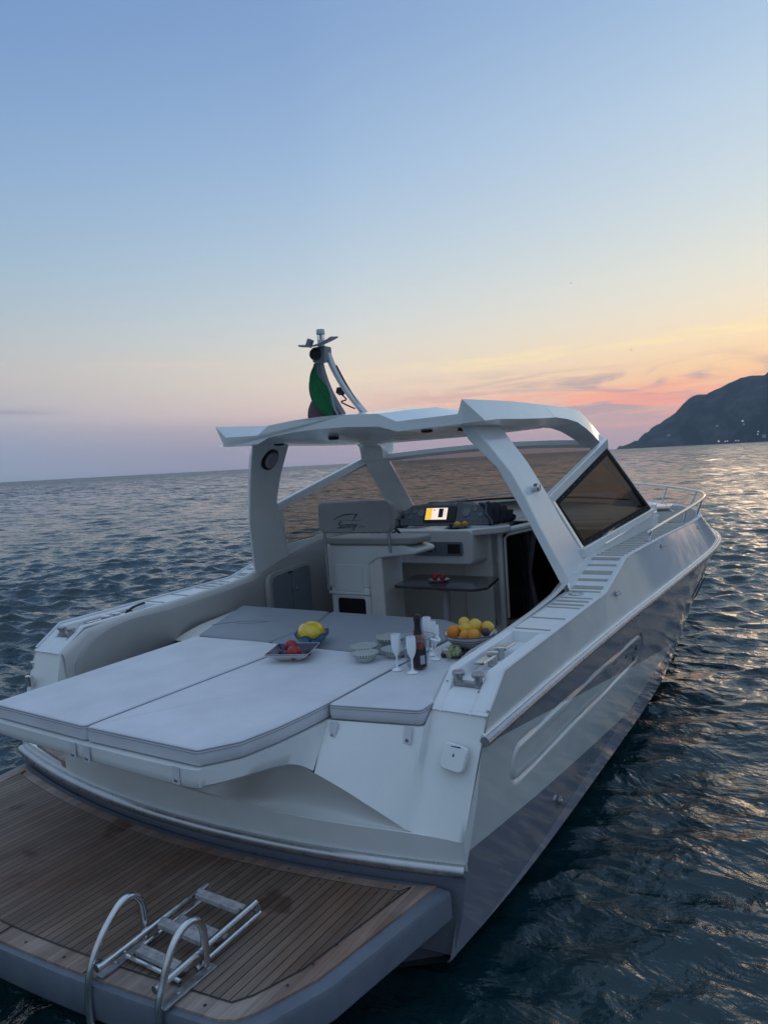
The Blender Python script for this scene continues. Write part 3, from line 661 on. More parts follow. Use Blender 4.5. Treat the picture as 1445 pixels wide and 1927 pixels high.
def cockpit():
    bb = B(); bb.add([(1.90, -1.52, 0.55), (4.6, -1.52, 0.55), (4.6, 1.52, 0.55), (1.90, 1.52, 0.55)], [(0, 1, 2, 3)]); bb.done('cockpit_floor', 'teak_planks', yacht, smooth=False)
    # storage locker door in the port lining
    bb = B(); pts = ellipse_rounded([(2.36, 1.00), (2.36, 1.50), (3.06, 1.55), (3.06, 1.00)], 0.12)
    bb.prism(pts, 1.42, 1.475, axis='y')
    fr = bb.done('locker_frame', 'vinyl_cream', yacht, bevel=0.012, seg=3)
    bb = B(); pts = ellipse_rounded([(2.41, 0.95), (2.41, 1.46), (2.70, 1.485), (2.70, 0.95)], 0.07); bb.prism(pts, 1.405, 1.43, axis='y'); d = bb.done('locker_door', 'locker_grey', fr, bevel=0.004)
    bb = B(); pts = ellipse_rounded([(2.71, 0.95), (2.71, 1.486), (3.01, 1.51), (3.01, 0.95)], 0.07); bb.prism(pts, 1.405, 1.43, axis='y'); d = bb.done('locker_door', 'locker_grey', fr, bevel=0.004)
    bb = B(); bb.lathe([(0.014, 0), (0.014, -0.01), (0, -0.012)], (2.76, 1.405, 1.30), 12, axis='y'); bb.done('latch', 'steel', fr)
    bb = B(); bb.box((2.68, 1.40, 1.475), (0.05, 0.012, 0.02)); bb.done('hinge', 'black_plastic', fr)
    # helm console: lower wall, upper block, shelf
    con = empty('helm_console'); con.parent = yacht
    bb = B(); bb.box((4.5, 0.72, 1.02), (0.36, 1.56, 0.94)); bb.box((4.42, 0.02, 1.17), (0.28, 0.44, 1.06)); bb.done('lower_wall', 'gelcoat_cream', con, bevel=0.02, seg=3)
    bb = B(); pts = ellipse_rounded([(-0.06, 1.385), (-0.06, 1.765), (1.48, 1.765), (1.48, 1.385)], 0.06)
    bb.prism(pts, 3.9, 4.5, axis='x'); bb.done('upper_block', 'gelcoat_pale', con, bevel=0.025, seg=4)
    bb = B(); bb.prism(ellipse_rounded([(3.92, -0.05), (3.92, 1.46), (5.4, 1.46), (5.55, 0.0), (4.6, -0.16), (4.32, -0.33), (4.20, -0.30)], 0.05), 1.69, 1.768); bb.done('dash_shelf', 'gelcoat_pale', con, bevel=0.02, seg=3)
    # inset switch panel
    bb = B(); pts = ellipse_rounded([(0.05, 1.485), (0.05, 1.635), (0.66, 1.635), (0.66, 1.485)], 0.03); bb.prism(pts, 3.886, 3.91, axis='x'); pn = bb.done('switch_panel', 'locker_grey', con, bevel=0.004)
    bb = B(); bb.box((3.884, 0.15, 1.56), (0.008, 0.15, 0.105)); bb.done('radio', 'black_plastic', pn, bevel=0.006)
    bb = B(); bb.box((3.884, 0.60, 1.575), (0.008, 0.05, 0.055)); bb.done('rocker_switch', 'black_plastic', pn, bevel=0.004)
    bb = B()
    for y, z in ((0.50, 1.56), (0.46, 1.585), (0.42, 1.585), (0.38, 1.56), (0.46, 1.535), (0.42, 1.535)): bb.lathe([(0.011, 0), (0.010, -0.012), (0, -0.012)], (3.885, y, z), 10, axis='x')
    bb.done('push_buttons', 'black_plastic', pn)
    # instrument pod: slanted front
    xa, xb = 4.30, 4.42; 
    front = [(-0.10, 1.775), (0.02, 1.98), (0.24, 2.0), (0.30, 2.025), (0.70, 2.03), (0.78, 2.0), (0.92, 2.0), (1.24, 1.775)]
    def px(z): return xa + (z - 1.775) / 0.25 * (xb - xa)
    bb = B(); bb.grid([[(px(z), y, z) for y, z in front], [(px(z) + 0.30, y, max(1.775, z - 0.02)) for y, z in front], [(4.95, y, 1.775) for y, z in front]], closed=True, capa=True)
    pod = bb.done('instrument_pod', 'dash_grey', con, ang=30)
    tilt = math.atan2(xb - xa, 0.25); rot = Matrix.Rotation(tilt, 3, 'Y')
    def onpod(y, z, h=0.0): return Vector((px(z) - h * math.cos(tilt), y, z + h * math.sin(tilt)))
    def disc(name, y, z, r, m, h=0.006, par=pod):
        bb = B(); prof = [(r, -0.01), (r, h), (r * 0.86, h + 0.003), (r * 0.82, h), (0, h)]
        rows = []
        for rr, hh in prof:
            rows.append([tuple(onpod(y, z, 0) + rot @ Vector((-hh, rr * math.cos(a), rr * math.sin(a)))) for a in [2 * PI * k / 20 for k in range(20)]])
        bb.grid(rows, closed=True, capb=True); return bb.done(name, m, par)
    for y, z, r in ((0.88, 1.93, 0.030), (0.98, 1.92, 0.028), (0.93, 1.865, 0.028), (0.79, 1.915, 0.052), (0.215, 1.91, 0.056), (0.105, 1.94, 0.028), (0.035, 1.885, 0.030), (-0.005, 1.935, 0.026)):
        disc('gauge', y, z, r, 'gauge')
    for y in (1.03, -0.045): disc('knob', y, 1.872, 0.019, 'black_plastic', 0.02)
    for i in range(18):
        y = 1.06 - i * 0.0625
        if 0.36 < y < 0.75: continue
        disc('pilot_lamp', y, 1.812, 0.0055, 'gauge_rim', 0.004)
    bb = B(); R3 = rot
    def slab(y0, y1, z0, z1, h0, h1):
        vs = []
        for h in (h0, h1):
            for (y, z) in ((y0, z0), (y1, z0), (y1, z1), (y0, z1)): vs.append(onpod(y, z, h))
        return vs, [(0, 1, 2, 3), (4, 5, 6, 7), (0, 1, 5, 4), (1, 2, 6, 5), (2, 3, 7, 6), (3, 0, 4, 7)]
    bb.add(*slab(0.335, 0.745, 1.805, 1.975, 0.0, 0.022)); plo = bb.done('chart_plotter', 'black_plastic', pod, bevel=0.008)
    def scr(name, y0, y1, z0, z1, m, h=0.0245):
        bb = B(); bb.add([onpod(y0, z0, h), onpod(y1, z0, h), onpod(y1, z1, h), onpod(y0, z1, h)], [(0, 1, 2, 3)]); return bb.done(name, m, plo, smooth=False)
    scr('screen', 0.44, 0.715, 1.828, 1.955, 'screen_white'); scr('chart_area', 0.635, 0.713, 1.83, 1.953, 'screen_yellow', 0.026)
    scr('dark_pane', 0.49, 0.55, 1.85, 1.948, 'black_plastic', 0.026)
    bb = B()
    for zz in (1.94, 1.925, 1.908, 1.892, 1.876, 1.86): bb.add([onpod(0.462, zz, 0.0265), onpod(0.474, zz, 0.0265), onpod(0.474, zz + 0.006, 0.0265), onpod(0.462, zz + 0.006, 0.0265)], [(0, 1, 2, 3)])
    bb.add([onpod(0.60, 1.925, 0.0265), onpod(0.615, 1.925, 0.0265), onpod(0.615, 1.94, 0.0265), onpod(0.60, 1.94, 0.0265)], [(0, 1, 2, 3)])
    bb.done('screen_icons', 'ink_pale', plo, smooth=False)
    return con, pod, onpod
con, pod, onpod = cockpit()

def text_mesh(s, name, size, m, parent, origin, ux, uy, shear=0.0, depth=0.0, spacing=1.0):
    cu = bpy.data.curves.new(name, 'FONT'); cu.body = s; cu.size = size; cu.shear = shear; cu.align_x = 'CENTER'; cu.space_character = spacing; cu.extrude = depth
    to = bpy.data.objects.new(name, cu); col.objects.link(to)
    dg = bpy.context.evaluated_depsgraph_get(); me = bpy.data.meshes.new_from_object(to.evaluated_get(dg))
    bpy.data.objects.remove(to)
    ux = unit(ux); uy = unit(uy); uz = ux.cross(uy)
    for v in me.vertices: v.co = Vector(origin) + ux * v.co.x + uy * v.co.y + uz * v.co.z
    me.materials.clear(); me.materials.append(M(m)); o = bpy.data.objects.new(name, me); link(o, parent); return o
text_mesh('CONQUEST 40', 'lettering', 0.036, 'letter_white', pod, onpod(0.50, 1.995, 0.004), (0, -1, 0), (0.43, 0, 0.9), spacing=1.35, shear=0.15)

# cloth on the starboard end of the pod
def jacket():
    bb = B(); rows = []
    prof = [((4.40, 0.06, 2.005), (4.27, -0.12, 1.80), 0), ]
    A = smoothpath([(4.38, 0.06, 2.005), (4.44, 0.01, 2.01), (4.52, -0.04, 2.0), (4.60, -0.10, 1.95), (4.66, -0.16, 1.87)], 5)
    C = smoothpath([(4.22, -0.13, 1.775), (4.30, -0.18, 1.795), (4.38, -0.22, 1.79), (4.5, -0.24, 1.785), (4.62, -0.24, 1.785)], 5)
    for i, (a, c) in enumerate(zip(A, C)):
        row = []
        for k in range(11):
            t = k / 10; q = a.lerp(c, t)
            q += Vector((0, -0.04, 0.05)) * math.sin(PI * t) + Vector((0.012, -0.02, 0.012)) * math.sin(i * 1.3 + k * 0.8)
            row.append(q)
        rows.append(row)
    bb.grid(rows); o = bb.done('jacket', 'cloth_dark', ang=80)
    md = o.modifiers.new('thick', 'SOLIDIFY'); md.thickness = 0.02
    bb = B(); bb.tube(rows[0], 0.012, 6); bb.done('hem', 'cloth_blue', o)
    tag(o, 'dark crumpled jacket draped over the end of the dashboard', 'jacket')
jacket()

# throttle, compass plates, wheel
bb = B(); bb.box((4.10, 0.93, 1.778), (0.10, 0.16, 0.012)); bb.tube([(4.10, 0.93, 1.78), (4.09, 0.93, 1.85)], 0.010, 8); bb.lathe([(0, -0.008), (0.016, 0), (0.016, 0.02), (0, 0.028)], (4.09, 0.93, 1.845), 12); bb.done('throttle_lever', 'black_plastic', con)
bb = B(); bb.prism(ellipse_rounded([(4.02, 0.66), (4.22, 0.60), (4.22, 0.80), (4.02, 0.84)], 0.02), 1.768, 1.774); bb.lathe([(0.07, 0), (0.07, 0.006), (0, 0.008)], (4.17, 1.04, 1.768), 20); bb.done('chart_plate', 'locker_grey', con)
bb = B()
wc = Vector((3.72, 0.87, 1.70)); tilt = R(60)
ring = [wc + Vector((-math.cos(tilt) * 0.19 * math.sin(a), 0.19 * math.cos(a), math.sin(tilt) * 0.19 * math.sin(a) * 1.0)) for a in [2 * PI * k / 32 for k in range(32)]]
bb.tube(ring, 0.014, 8, closed=True)
for k in range(3): bb.tube([wc, ring[int(k * 32 / 3 + 3) % 32]], 0.009, 6)
bb.tube([wc, (3.92, 0.87, 1.62)], 0.022, 8); bb.done('steering_wheel', 'black_plastic', yacht)

def seat():
    hs = empty('helm_seat'); hs.parent = yacht
    # moulded pedestal
    bb = B()
    bb.box((3.32, 0.98, 0.905), (0.44, 0.48, 0.71)); 
    bb.prism([(0.74, 1.25), (1.26, 1.25), (1.26, 1.70), (0.30, 1.70), (0.16, 1.66), (0.16, 1.61), (0.52, 1.575), (0.62, 1.56), (0.72, 1.50)], 3.10, 3.50, axis='x')
    bb.done('pedestal', 'gelcoat_white', hs, bevel=0.03, seg=4)
    bb = B(); bb.prism([(0.56, 0.55), (0.74, 0.55), (0.74, 1.57), (0.58, 1.57)], 3.12, 3.52, axis='x'); bb.done('side_panel', 'gelcoat_cream', hs, bevel=0.02, seg=3)
    bb = B(); bb.prism(ellipse_rounded([(0.80, 1.22), (1.16, 1.22), (1.16, 1.50), (0.80, 1.50)], 0.04), 3.088, 3.11, axis='x'); bb.done('access_hatch', 'gelcoat_white', hs, bevel=0.008, seg=3)
    bb = B(); bb.box((3.09, 0.98, 1.20), (0.03, 0.50, 0.03)); bb.done('hatch_ledge', 'gelcoat_white', hs, bevel=0.01)
    bb = B(); bb.prism(ellipse_rounded([(0.79, 0.93), (1.13, 0.93), (1.13, 1.145), (0.79, 1.145)], 0.03), 3.096, 3.105, axis='x'); bb.done('locker_opening', 'dark_void', hs, smooth=False)
    bb = B()
    fr = [(y, z) for y, z in ellipse_rounded([(0.77, 0.9), (1.16, 0.9), (1.16, 1.165), (0.77, 1.165)], 0.05)]; bb.tube([(3.10, y, z) for y, z in fr], 0.013, 6, closed=True); bb.done('opening_frame', 'gelcoat_white', hs)
    # seat cushion
    bb = B(); bb.prism(ellipse_rounded([(3.06, 1.22), (3.06, 0.42), (3.12, 0.20), (3.46, 0.16), (3.50, 0.4), (3.50, 1.22)], 0.07), 1.705, 1.775); bb.done('seat_cushion', 'vinyl_cream', hs, bevel=0.022, seg=4)
    # backrest
    pts = ellipse_rounded([(0.335, 1.835), (0.335, 2.155), (1.215, 2.165), (1.215, 1.835)], 0.085, 8)
    bb = B(); bb.prism(pts, 2.95, 3.05, axis='x'); bk = bb.done('backrest', 'vinyl_cream', hs, bevel=0.026, seg=4)
    text_mesh('Sunny', 'lettering', 0.098, 'ink_grey', bk, (2.944, 0.855, 1.888), (0, -1, 0), (0, 0, 1), shear=0.35)
    text_mesh('boat', 'lettering', 0.035, 'ink_pale', bk, (2.944, 0.665, 1.895), (0, -1, 0), (0, 0, 1), shear=0.35)
    bb = B()
    P = smoothpath([(2.947, 1.01, 1.975), (2.947, 0.95, 2.005), (2.947, 0.87, 2.025), (2.947, 0.78, 2.03), (2.947, 0.72, 2.028)], 6); bb.tube(P, [0.002 + 0.003 * math.sin(PI * i / (len(P) - 1)) for i in range(len(P))], 5)
    P = smoothpath([(2.947, 0.72, 2.028), (2.947, 0.755, 1.995), (2.947, 0.775, 1.965)], 5); bb.tube(P, [0.006 - 0.0045 * i / (len(P) - 1) for i in range(len(P))], 5)
    P = smoothpath([(2.947, 0.95, 1.965), (2.947, 0.85, 1.972), (2.947, 0.75, 1.965), (2.947, 0.67, 1.972)], 5); bb.tube(P, 0.0012, 4)
    bb.done('emblem', 'ink_grey', bk)
    for y, z0 in ((1.165, 1.24), (0.385, 1.64)):
        bb = B(); bb.tube([(2.985, y, 1.85), (2.99, y, z0 + 0.1), (2.99, y, z0)], 0.017, 12); bb.done('support_tube', 'steel_dull', hs)
seat()

def table():
    tb = empty('cockpit_table'); tb.parent = yacht
    bb = B(); z = 1.297
    pts = ellipse_rounded([(3.12, 0.46), (3.10, -0.42), (3.22, -0.52), (3.78, -0.40), (3.78, 0.52), (3.66, 0.56)], 0.05)
    bb.prism(pts, z - 0.03, z); bb.done('tabletop', 'table_top', tb, bevel=0.008, seg=3)
    bb = B(); bb.tube([(3.42, 0.03, z - 0.03), (3.42, 0.03, 0.57)], 0.038, 20); bb.lathe([(0.06, 0), (0.11, 0.05), (0.13, 0.06)], (3.42, 0.03, z - 0.09), 20); bb.lathe([(0.11, 0), (0.10, 0.02), (0.045, 0.03)], (3.42, 0.03, 0.553), 20); bb.done('table_leg', 'satin_alloy', tb)
    return z
table()

def companionway():
    cw = empty('companionway'); cw.parent = yacht
    bb = B()
    # dark opening with depth
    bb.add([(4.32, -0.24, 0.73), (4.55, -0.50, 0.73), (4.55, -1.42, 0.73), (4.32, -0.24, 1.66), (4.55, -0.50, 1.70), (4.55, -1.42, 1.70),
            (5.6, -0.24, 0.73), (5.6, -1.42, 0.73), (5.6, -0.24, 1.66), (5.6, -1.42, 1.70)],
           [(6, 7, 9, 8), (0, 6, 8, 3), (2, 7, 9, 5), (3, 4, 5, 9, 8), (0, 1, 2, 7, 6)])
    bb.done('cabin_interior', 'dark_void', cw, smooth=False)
    bb = B()
    bb.tube([(4.30, -0.20, 0.56), (4.30, -0.20, 1.66), (4.33, -0.22, 1.70), (4.53, -0.47, 1.745), (4.56, -0.55, 1.75), (4.56, -1.45, 1.75)], 0.033, 8)
    bb.tube([(4.33, -0.245, 0.75), (4.33, -0.245, 1.62), (4.36, -0.27, 1.66), (4.55, -0.49, 1.70), (4.56, -1.45, 1.70)], 0.016, 8)
    bb.box((4.36, -0.14, 1.17), (0.16, 0.07, 1.18)); bb.box((4.52, -0.85, 0.64), (0.12, 1.30, 0.16))
    bb.done('door_frame', 'gelcoat_pale', cw, ang=40)
    bb = B(); bb.add([(4.36, -0.27, 0.74), (4.50, -0.43, 0.74), (4.50, -0.43, 1.66), (4.36, -0.27, 1.62)], [(0, 1, 2, 3)]); bb.done('smoked_door', 'glass_smoked_dark', cw, smooth=False)
    bb = B(); bb.grid([[(4.62 + 0.02 * math.sin(k * 1.9), -0.30 - 0.026 * k * (0.55 + 0.45 * abs(z - 1.2) / 0.5), z) for k in range(9)] for z in (0.75, 0.95, 1.2, 1.45, 1.68)]); bb.done('curtain', 'curtain_grey', cw)
    bb = B(); bb.prism([(-1.52, 0.55), (-0.97, 0.55), (-1.00, 1.2), (-1.06, 1.45), (-1.3, 1.78), (-1.52, 1.80)], 4.53, 4.62, axis='x'); bb.done('starboard_bulkhead', 'gelcoat_cream', cw, bevel=0.015)
    bb = B(); bb.prism([(4.60, -1.50), (4.60, -0.20), (5.45, -0.2), (5.4, -1.5)], 1.77, 1.80); bb.done('hatch_roof', 'gelcoat_pale', cw, bevel=0.015)
    bb = B(); bb.tube([(4.285, -0.165, 1.43), (4.28, -0.165, 1.35)], 0.008, 8); bb.lathe([(0.012, 0), (0.012, 0.02)], (4.285, -0.165, 1.42), 8); bb.done('door_latch', 'steel', cw)
    # dash apron rising to the windscreen
    bb = B(); rows = []
    for i in range(21):
        y = -1.46 + 2.92 * i / 20; k = 1 - (abs(y) / 1.46) ** 2
        rows.append([(4.95 + 0.0 * k, y, 1.785), (5.1 + 0.35 * k, y, 1.85), (5.28 + 0.40 * k, y, 1.93 + 0.035 * k)])
    bb.grid(rows); bb.done('dash_apron', 'gelcoat_cream', yacht)
companionway()

# ------------------------------------------------------------------ windscreen, side windows
def plate(name, pts, m, parent, t=0.03, off=(0, 0, 0), bevel=0.0, smooth=False):
    P = [Vector(p) + Vector(off) for p in pts]; n = (P[1] - P[0]).cross(P[2] - P[0]); n.normalize(); k = len(P)
    v = [p + n * t / 2 for p in P] + [p - n * t / 2 for p in P]
    f = [tuple(range(k)), tuple(range(k, 2 * k))] + [(i, (i + 1) % k, k + (i + 1) % k, k + i) for i in range(k)]
    return mesh(name, v, f, m, parent, smooth=smooth, bevel=bevel)
def bar(bb, a, b, w, h, up=(0, 0, 1)):
    a, b = Vector(a), Vector(b); t = (b - a).normalized(); s_ = t.cross(Vector(up)).normalized(); u = s_.cross(t)
    rows = [[p + s_ * (w / 2 * i) + u * (h / 2 * j) for i, j in ((-1, -1), (1, -1), (1, 1), (-1, 1))] for p in (a, b)]
    bb.grid(rows, closed=True, capa=True, capb=True)
def windows():
    ws = empty('windscreen'); ws.parent = yacht
    n = 24
    top = []; bot = []
    for i in range(n + 1):
        k = -1 + 2 * i / n
        top.append(Vector((4.60 - 0.22 * k * k, 1.20 * k, 2.625 - 0.045 * k * k))); bot.append(Vector((5.68 - 0.38 * k * k, 1.42 * k, 1.975 - 0.055 * k * k)))
    bb = B(); bb.grid([[a.lerp(b, t / 4) for a, b in zip(top, bot)] for t in range(5)]); bb.done('pane', 'glass_smoked', ws)
    bb = B(); bb.tube(bot, 0.014, 6); bb.done('rubber_seal', 'black_plastic', ws)
    bb = B()
    bb.grid([[p + Vector(o) for p in top] for o in ((-0.11, 0, 0.035), (0.02, 0, 0.035), (0.03, 0, 0.0), (-0.005, 0, -0.045), (-0.10, 0, -0.012), (-0.11, 0, 0.035))]); bb.done('header_rail', 'gelcoat_white', ws, ang=40)
    for s in (1, -1):
        def q(p): return (p[0], s * p[1], p[2])
        # A pillar
        bb = B()
        rows = []
        for a, b, th in (((4.20, 1.40, 2.60), (4.36, 1.18, 2.66), 0.05), ((4.235, 1.415, 2.52), (4.40, 1.215, 2.585), 0.05), ((4.68, 1.52, 2.17), (4.88, 1.325, 2.25), 0.05), ((5.10, 1.605, 1.835), (5.34, 1.43, 1.915), 0.05), ((5.20, 1.62, 1.76), (5.55, 1.46, 1.86), 0.05)):
            a, b = Vector(a), Vector(b); e = Vector((-0.05, -0.03, -0.03)) ; c = Vector((0.035, 0.015, 0.04))
            rows.append([q(a), q(a.lerp(b, 0.5) + c), q(b), q(b + e), q(a + e)])
        bb.grid(rows, closed=True, capa=True, capb=True); bb.done('pillar', 'gelcoat_white', ws, ang=50)
        sw = empty('side_window'); sw.parent = yacht
        A, T, Fp, L = (2.60, 1.40, 2.13), (4.21, 1.405, 2.52), (5.10, 1.605, 1.85), (2.82, 1.57, 1.735)
        cen = (Vector(A) + Vector(T) + Vector(Fp) + Vector(L)) / 4
        inner = [Vector(p).lerp(cen, 0.0) for p in (A, T, Fp, L)]
        bb = B(); bb.add([q(p) for p in inner], [(0, 1, 2), (0, 2, 3)]); bb.done('pane', 'glass_smoked_dark' if s < 0 else 'glass_smoked', sw, smooth=False)
        # black border band proud of the pane, outboard (starboard shows a wide one)
        w = 0.055 if s < 0 else 0.012
        def ins(d):
            out = []
            for i in range(4):
                p = inner[i]; a = inner[i - 1]; b = inner[(i + 1) % 4]; ua = (a - p).normalized(); ub = (b - p).normalized(); sn = ua.cross(ub).length
                out.append(p + (ua + ub) * (d / sn))
            return out
        i1 = ins(w)
        off = Vector((0, 0.006, 0)); bb = B()
        bb.grid([[q(p + off) for p in inner], [q(p + off) for p in i1]], closed=True); bd = bb.done('black_border', 'window_black', sw, smooth=False)
        bb = B(); mid_ = ins(w * 0.5)
        for i in range(4):
            a, b = mid_[i], mid_[(i + 1) % 4]; m_ = int((b - a).length / 0.16)
            for k in range(1, m_):
                p = a.lerp(b, k / m_) + Vector((0, 0.008, 0)); bb.lathe([(0.005, 0), (0.0, 0.003)], q(p), 6, axis='y')
        bb.done('screws', 'steel_dull', sw)
        # frame bars round it
        bb = B()
        Av, Tv, Fv, Lv = [Vector(p) for p in (A, T, Fp, L)]
        bar(bb, q(Av + Vector((-0.12, -0.01, 0.0))), q(Tv + Vector((0.0, -0.005, 0.055))), 0.05, 0.085)
        bar(bb, q(Lv + Vector((-0.10, 0.0, -0.035))), q(Fv + Vector((0.05, 0.0, -0.04))), 0.05, 0.075)
        bar(bb, q(Av + Vector((-0.03, -0.015, 0.02))), q(Lv + Vector((-0.03, -0.01, -0.03))), 0.04, 0.06, up=(1, 0, 0))
        bb.done('frame', 'gelcoat_white', sw, bevel=0.008)
windows()

# ------------------------------------------------------------------ hardtop and arch
def hardtop():
    ht = empty('hardtop'); ht.parent = yacht
    ST = [  # X shift rows: list of (y, ztop) and bottoms
        # x offsets per node at the aft edge
    ]
    ys_top = [(1.25, 0), (1.16, 1), (1.10, 2), (0.66, 3), (0.52, 4), (0.25, 5), (0.0, 6)]
    def section(x, zt, zb, xo):
        """zt: tops for the 7 nodes; zb: bottoms for the inner nodes"""
        top = [(x + xo[i], y, zt[i]) for (y, i) in ys_top]
        bot = [(x + xo[i], y, zb[i]) for (y, i) in ys_top[1:]]
        right = [(a, -b, c) for a, b, c in top]; rightb = [(a, -b, c) for a, b, c in bot]
        ring = right + top[::-1][1:] + bot + rightb[::-1][1:]
        return ring
    z0t = [2.76, 2.91, 2.815, 2.80, 2.868, 2.885, 2.89]; z0b = [0, 2.745, 2.735, 2.73, 2.775, 2.795, 2.80]
    xo0 = [0.23, 0.06, 0.11, 0.02, 0.0, -0.02, -0.03]
    secs = [section(1.5, z0t, z0b, xo0),
            section(1.95, [2.775, 2.92, 2.83, 2.82, 2.91, 2.93, 2.935], [0, 2.75, 2.74, 2.735, 2.75, 2.76, 2.765], [0] * 7),
            section(2.4, [2.785, 2.93, 2.86, 2.87, 2.945, 2.965, 2.97], [0, 2.75, 2.735, 2.72, 2.725, 2.73, 2.73], [0] * 7),
            section(2.9, [2.80, 2.93, 2.87, 2.88, 2.93, 2.945, 2.95], [0, 2.75, 2.73, 2.715, 2.715, 2.715, 2.715], [0] * 7),
            section(3.25, [2.815, 2.93, 2.87, 2.84, 2.85, 2.86, 2.86], [0, 2.75, 2.73, 2.715, 2.71, 2.71, 2.71], [0] * 7)]
    # drop duplicated centre nodes is handled by remove_doubles
    bb = B(); bb.grid(secs, closed=True, capa=True, capb=True); o = bb.done('roof', 'gelcoat_white', ht, ang=14)
    for s in (1, -1):
        rows = []
        data = [((3.20, 1.25, 2.815), (3.20, 1.16, 2.93), (3.20, 0.90, 2.88), (3.20, 0.90, 2.72)), ((3.55, 1.25, 2.805), (3.6, 1.16, 2.928), (3.6, 0.97, 2.90), (3.55, 0.98, 2.75)),
                ((3.78, 1.265, 2.78), (3.90, 1.165, 2.922), (3.92, 1.0, 2.90), (3.80, 1.0, 2.745)), ((3.93, 1.305, 2.715), (4.14, 1.175, 2.905), (4.14, 1.03, 2.88), (3.97, 1.04, 2.71)),
                ((4.02, 1.35, 2.64), (4.27, 1.20, 2.84), (4.27, 1.06, 2.81), (4.07, 1.08, 2.665)), ((4.08, 1.39, 2.57), (4.38, 1.27, 2.71), (4.38, 1.12, 2.69), (4.14, 1.13, 2.615)), ((4.11, 1.40, 2.54), (4.44, 1.31, 2.62), (4.42, 1.17, 2.62), (4.2, 1.16, 2.57))]
        for q4 in data: rows.append([(p[0], s * p[1], p[2]) for p in q4])
        bb = B(); bb.grid(rows, closed=True, capa=True, capb=True); bb.done('side_arm', 'gelcoat_white', ht, ang=40)
        # legs
        IA = [(1.83, 1.00, 2.745), (1.86, 1.05, 2.64), (1.98, 1.20, 2.43), (2.04, 1.28, 2.24), (2.11, 1.37, 2.02), (2.33, 1.55, 1.46)]
        OA = [(1.90, 1.075, 2.75), (1.93, 1.15, 2.63), (2.04, 1.295, 2.38), (2.10, 1.365, 2.20), (2.17, 1.44, 1.97), (2.38, 1.615, 1.46)]
        OF = [(2.33, 1.08, 2.78), (2.37, 1.17, 2.63), (2.42, 1.28, 2.45), (2.47, 1.40, 2.21), (2.60, 1.475, 1.97), (2.86, 1.62, 1.55)]
        IF = [(2.33, 1.00, 2.75), (2.36, 1.08, 2.63), (2.42, 1.21, 2.45), (2.47, 1.32, 2.22), (2.60, 1.40, 1.97), (2.86, 1.54, 1.55)]
        rows = [[(p[0], s * p[1], p[2]) for p in (a, b, c, d)] for a, b, c, d in zip(IA, OA, OF, IF)]
        rows.append([(rows[-1][0][0], rows[-1][0][1], 1.40), (rows[-1][1][0], rows[-1][1][1], 1.40), (rows[-1][2][0] + 0.05, rows[-1][2][1], 1.45), (rows[-1][3][0] + 0.05, rows[-1][3][1], 1.45)])
        bb = B(); bb.grid(rows, closed=True, capa=True); leg = bb.done('arch_leg', 'gelcoat_white', ht, bevel=0.012, seg=3)
    # loudspeaker inside each leg
        d = Vector((0, -s, 0)); a = Vector((2.12, 1.072, 2.615)); nrm = unit((0, -0.9, -0.43)); u = Vector((1, 0, 0)); v = nrm.cross(u)
        a.y *= s; nrm = Vector((nrm.x, nrm.y * s, nrm.z)); v = Vector((v.x, v.y * s, v.z))
        def ring(r, h): return [a + u * (r * math.cos(t)) + v * (r * math.sin(t)) + nrm * h for t in [2 * PI * k / 28 for k in range(28)]]
        bb = B(); bb.grid([ring(0.102, -0.04), ring(0.102, 0.014), ring(0.08, 0.018)], closed=True); bb.done('speaker_surround', 'black_plastic', leg)
        bb = B(); bb.grid([ring(0.078, 0.0), ring(0.078, 0.03), ring(0.062, 0.044), ring(0.05, 0.040), ring(0.03, 0.046), ring(0.001, 0.05)], closed=True); bb.done('speaker_grille', 'speaker_mesh', leg)
        bb = B(); c = (2.27, s * 1.40, 2.255); bb.lathe([(0.032, -0.02), (0.034, 0.010), (0.026, 0.020), (0.0, 0.024)] if s > 0 else [(0.032, 0.02), (0.034, -0.010), (0.026, -0.020), (0.0, -0.024)], c, 20, axis='y'); bb.done('courtesy_light', 'steel', leg)
    bb = B()
    for x, y, z in ((1.85, 0.72, 2.735), (2.0, 0.25, 2.75), (1.85, -0.72, 2.735), (2.1, -0.9, 2.735)):
        B().lathe([(0.045, 0.01), (0.045, -0.012), (0.03, -0.018), (0, -0.018)], (x, y, z), 16).done('ceiling_light', 'black_plastic', ht)
    return ht
ht = hardtop()

